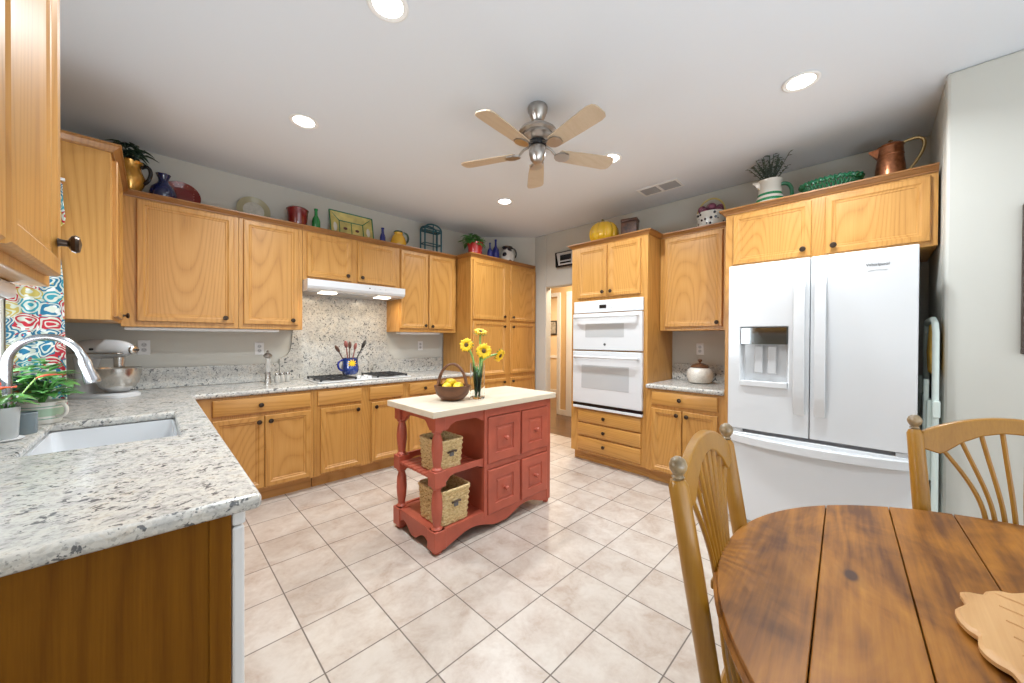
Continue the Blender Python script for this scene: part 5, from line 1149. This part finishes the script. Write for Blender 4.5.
# teal wire rack
wr = thing('wire_rack', 'teal metal arched plant rack standing on the cabinet before the pantry', 'rack', (2.43, 3.86, TOPZ))
hw, dp, hh = 0.115, 0.05, 0.30
for y in (-dp, dp):
    pts = [(-hw, y, 0), (-hw, y, hh)]+[(x, y, z) for x, z in arc(0, hh, hw, 180, 0, 12, 0.065)][1:]+[(hw, y, 0)]
    M().tube(pts, 0.010, 8).build('arched_frame', TEAL, wr)
q = M()
for z in (0.13, 0.285, 0.31):
    for p_, q_ in (((-hw, -dp), (hw, -dp)), ((hw, -dp), (hw, dp)), ((hw, dp), (-hw, dp)), ((-hw, dp), (-hw, -dp))): q.tube([(*p_, z), (*q_, z)], 0.0065, 6)
q.build('cross_bars', TEAL, wr)
q = M(); q.tube([(0.0, -dp, 0), (0.0, -dp, hh+0.06)], 0.006, 6); q.tube([(0.06, -dp, 0.0), (0.06, -dp, 0.285)], 0.005, 6); q.build('upright', TEAL, wr)
M().box(-hw+0.004, -dp+0.004, 0.286, hw-0.004, dp-0.004, 0.292).build('glass_shelf', plain('teal_glass', (0.02, 0.12, 0.14), 0.1), wr, smooth=0)
# on the pantry
t = thing('potted_plant', 'green leafy plant in a red pot on top of the pantry', 'plant', (2.93, 3.62, TOPZ))
M().lathe([(0.0, 0.0), (0.075, 0.0), (0.082, 0.01), (0.098, 0.175), (0.106, 0.178), (0.106, 0.20), (0.096, 0.20), (0.09, 0.17), (0.0, 0.165)], seg=32).build('pot', REDP, t)
M().lathe([(0.090, 0.172), (0.0, 0.18)], seg=20).build('soil', SOIL, t)
q = M(); foliage(q, (-0.035, 0.0, 0.185), 85, (0.14, 0.12, 0.13), 0.08, 0.06, (-0.5, 0.9), 0.6); stems(q, (0, 0, 0.17), 10, 0.13, 0.08); q.build('foliage', LEAF, t, solid=0.001)
bottle('shorter cobalt bottle on the pantry beside the red pot', (3.165, 3.60, TOPZ), 0.040, 0.245, COBALTG, 'cobalt bottles on the pantry', 0.28)
bottle('taller cobalt bottle on the pantry next to the spotted jug', (3.285, 3.62, TOPZ), 0.050, 0.315, COBALTG, 'cobalt bottles on the pantry', 0.26)
t = thing('jug', 'black and white patterned jug at the right end of the pantry top', 'jug', (3.485, 3.60, TOPZ), R(-30))
M().lathe([(0.0, 0.0), (0.07, 0.0), (0.092, 0.04), (0.104, 0.10), (0.092, 0.16), (0.062, 0.20), (0.058, 0.215), (0.0, 0.215)], seg=32).build('body', COW, t)
M().lathe([(0.058, 0.213), (0.074, 0.245), (0.070, 0.25), (0.05, 0.22), (0.0, 0.22)], seg=28).build('neck', BLACKG, t)
M().tube(bez((0.06, 0, 0.235), (0.13, 0, 0.24), (0.15, 0, 0.13), (0.098, 0, 0.10), 12), 0.010, 10).build('handle', BLACKG, t)
# on the oven tower
t = thing('pumpkin', 'yellow ceramic pumpkin jar on the oven cabinet', 'pumpkin', (3.50, 2.10, TOPZ))
q = M(); loops = []
for k in range(17):
    tt = -PI/2+PI*k/16; rr_ = max(0.004, 0.150*max(0, math.cos(tt))**0.7); zz = 0.130+0.125*math.sin(tt)
    if zz < 0.012: zz = 0.0 if k == 0 else zz
    loops.append([(rr_*(1-0.12*(abs(math.cos(5.0*a))**5))*math.cos(a)*1.05, rr_*(1-0.12*(abs(math.cos(5.0*a))**5))*math.sin(a)*1.05, zz) for a in [2*PI*j/100 for j in range(100)]])
q.loft(loops).build('body', PUMP, t, smooth=70)
M().tube([(0, 0, 0.25), (0.004, 0.01, 0.275), (0.012, 0.03, 0.29)], [0.022, 0.013, 0.012], 10).build('stem', plain('olive_stem', (0.22, 0.17, 0.03), 0.4), t)
t = thing('box', 'brown leather covered box on the oven cabinet beside the pumpkin', 'box', (3.50, 1.795, TOPZ), R(14))
M().box(-0.06, -0.080, 0.001, 0.06, 0.080, 0.185).build('box_body', TIN, t, smooth=0, bevel=0.006)
M().box(-0.063, -0.083, 0.186, 0.063, 0.083, 0.215).build('lid', TIN, t, smooth=0, bevel=0.006)
t = thing('fruit_basket', 'ceramic basket with black dots and painted fruit above the cookie jar cabinet', 'basket', (3.70, 1.09, TOPZ))
M().lathe([(0.0, 0.0), (0.085, 0.0), (0.10, 0.02), (0.118, 0.09), (0.125, 0.155), (0.118, 0.155), (0.10, 0.09), (0.0, 0.08)], seg=36).build('bowl', DOTS, t)
q = M(); q.tube([(0, 0.118*math.cos(R(a)), 0.15+0.145*math.sin(R(a))) for a in range(0, 181, 10)], 0.008, 8).build('handle', plain('straw_yellow_glaze', (0.55, 0.45, 0.15), 0.3), t)
q = M()
for k in range(9):
    a = 2*PI*k/9; q.ball((0.065*math.cos(a), 0.075*math.sin(a), 0.165+0.03*(k % 2)), 0.038, 12, 8)
q.ball((0, 0, 0.21), 0.045, 12, 8); q.build('painted_fruit', PURPLE, t)
# above the refrigerator
t = pitcher([(0.0, 0.0), (0.085, 0.0), (0.098, 0.015), (0.100, 0.06), (0.085, 0.12), (0.072, 0.18), (0.076, 0.225), (0.082, 0.24), (0.076, 0.24), (0.066, 0.18), (0.0, 0.12)], STRIPE, 'pitcher', 'white pitcher with green stripes and handle holding grey green sprigs', 'pitcher', (3.48, 0.60, TOPZ), R(-75),
            ((0.072, 0, 0.205), (0.16, 0, 0.225), (0.16, 0, 0.06), (0.097, 0, 0.05)), GREEN, 0.014, [[(-0.055, -0.04, 0.23), (-0.055, 0.04, 0.23), (-0.065, 0.03, 0.17), (-0.065, -0.03, 0.17)], [(-0.115, -0.006, 0.245), (-0.115, 0.006, 0.245), (-0.112, 0.004, 0.235), (-0.112, -0.004, 0.235)]])
q = M()
for k in range(30):
    a = random.uniform(0, 2*PI); e_ = random.uniform(0.12, 0.75); L_ = random.uniform(0.16, 0.26)
    d_ = Vector((math.cos(a)*math.sin(e_), math.sin(a)*math.sin(e_), math.cos(e_)))
    q.tube([(0, 0, 0.2), tuple(Vector((0, 0, 0.2))+d_*L_)], 0.0025, 5)
    for j in range(7):
        s_ = 0.4+0.6*j/6; a2 = random.uniform(0, 2*PI); q.leaf(tuple(Vector((0, 0, 0.2))+d_*L_*s_), (math.cos(a2), math.sin(a2), 0.4), 0.03, 0.014, (0, 0, 1), 0.2, 2)
q.build('foliage', LEAFG, t, solid=0.001)
t = thing('lattice_dish', 'emerald green lattice edged dish on the refrigerator surround', 'dish', (3.50, 0.24, TOPZ))
q = M(); q.lathe([(0.0, 0.0), (0.09, 0.0), (0.115, 0.02), (0.0, 0.015)], seg=36, sx=0.75, sy=1.15); q.build('base', GREEN, t)
q = M()
for k in range(40):
    for s_ in (1, -1):
        a0, a1 = 2*PI*k/40, 2*PI*(k+1.6*s_)/40
        q.tube([(0.75*0.112*math.cos(a0), 1.15*0.112*math.sin(a0), 0.018), (0.75*0.142*math.cos(a1), 1.15*0.142*math.sin(a1), 0.125)], 0.0055, 6)
q.build('lattice_wall', GREEN, t)
q = M(); q.tube([((0.145+0.004*math.cos(20*2*PI*k/160))*0.75*math.cos(2*PI*k/160), (0.145+0.004*math.cos(20*2*PI*k/160))*1.15*math.sin(2*PI*k/160), 0.128+0.008*math.sin(40*PI*k/80)) for k in range(160)], 0.013, 8, True).build('rim', GREEN, t)
t = pitcher([(0.0, 0.0), (0.078, 0.0), (0.080, 0.01), (0.072, 0.12), (0.063, 0.20), (0.066, 0.205), (0.064, 0.212), (0.060, 0.262), (0.066, 0.268), (0.050, 0.282), (0.0, 0.288)], COPPER, 'pitcher', 'hammered copper pitcher with lid above the refrigerator', 'pitcher', (3.48, -0.062, TOPZ), R(-88),
            ((0.05, 0, 0.275), (0.20, 0, 0.33), (0.16, 0, 0.18), (0.075, 0, 0.075)), BRASS, 0.009, [[(-0.05, -0.03, 0.262), (-0.05, 0.03, 0.262), (-0.062, 0.022, 0.20), (-0.062, -0.022, 0.20)], [(-0.105, -0.006, 0.262), (-0.105, 0.006, 0.262), (-0.10, 0.005, 0.25), (-0.10, -0.005, 0.25)]])
M().lathe([(0.008, 0.286), (0.006, 0.295), (0.013, 0.304), (0.0, 0.314)], seg=14).build('lid_knob', BRASS, t)
# door chime box above the doorway
dc = thing('door_chime', 'black and silver chime box on the wall above the doorway', 'chime', (XR, 2.90, 2.365), R(-90))
M().prism([(-0.13, -0.095), (0.15, -0.095), (0.15, 0.105), (-0.14, 0.105)], 'y', -0.05, -0.002).build('case', BLACKG, dc, smooth=0, bevel=0.006)
M().prism([(-0.075, -0.075), (0.15, -0.075), (0.15, 0.09), (-0.11, 0.09)], 'y', -0.056, -0.05).build('grille_plate', OFFW, dc, smooth=0, bevel=0.003)
M().box(-0.045, -0.060, -0.015, 0.13, -0.056, 0.055).build('display_window', BLACKG, dc, smooth=0)
M().box(-0.045, -0.060, -0.055, 0.13, -0.056, -0.035).build('slot', BLACKG, dc, smooth=0)
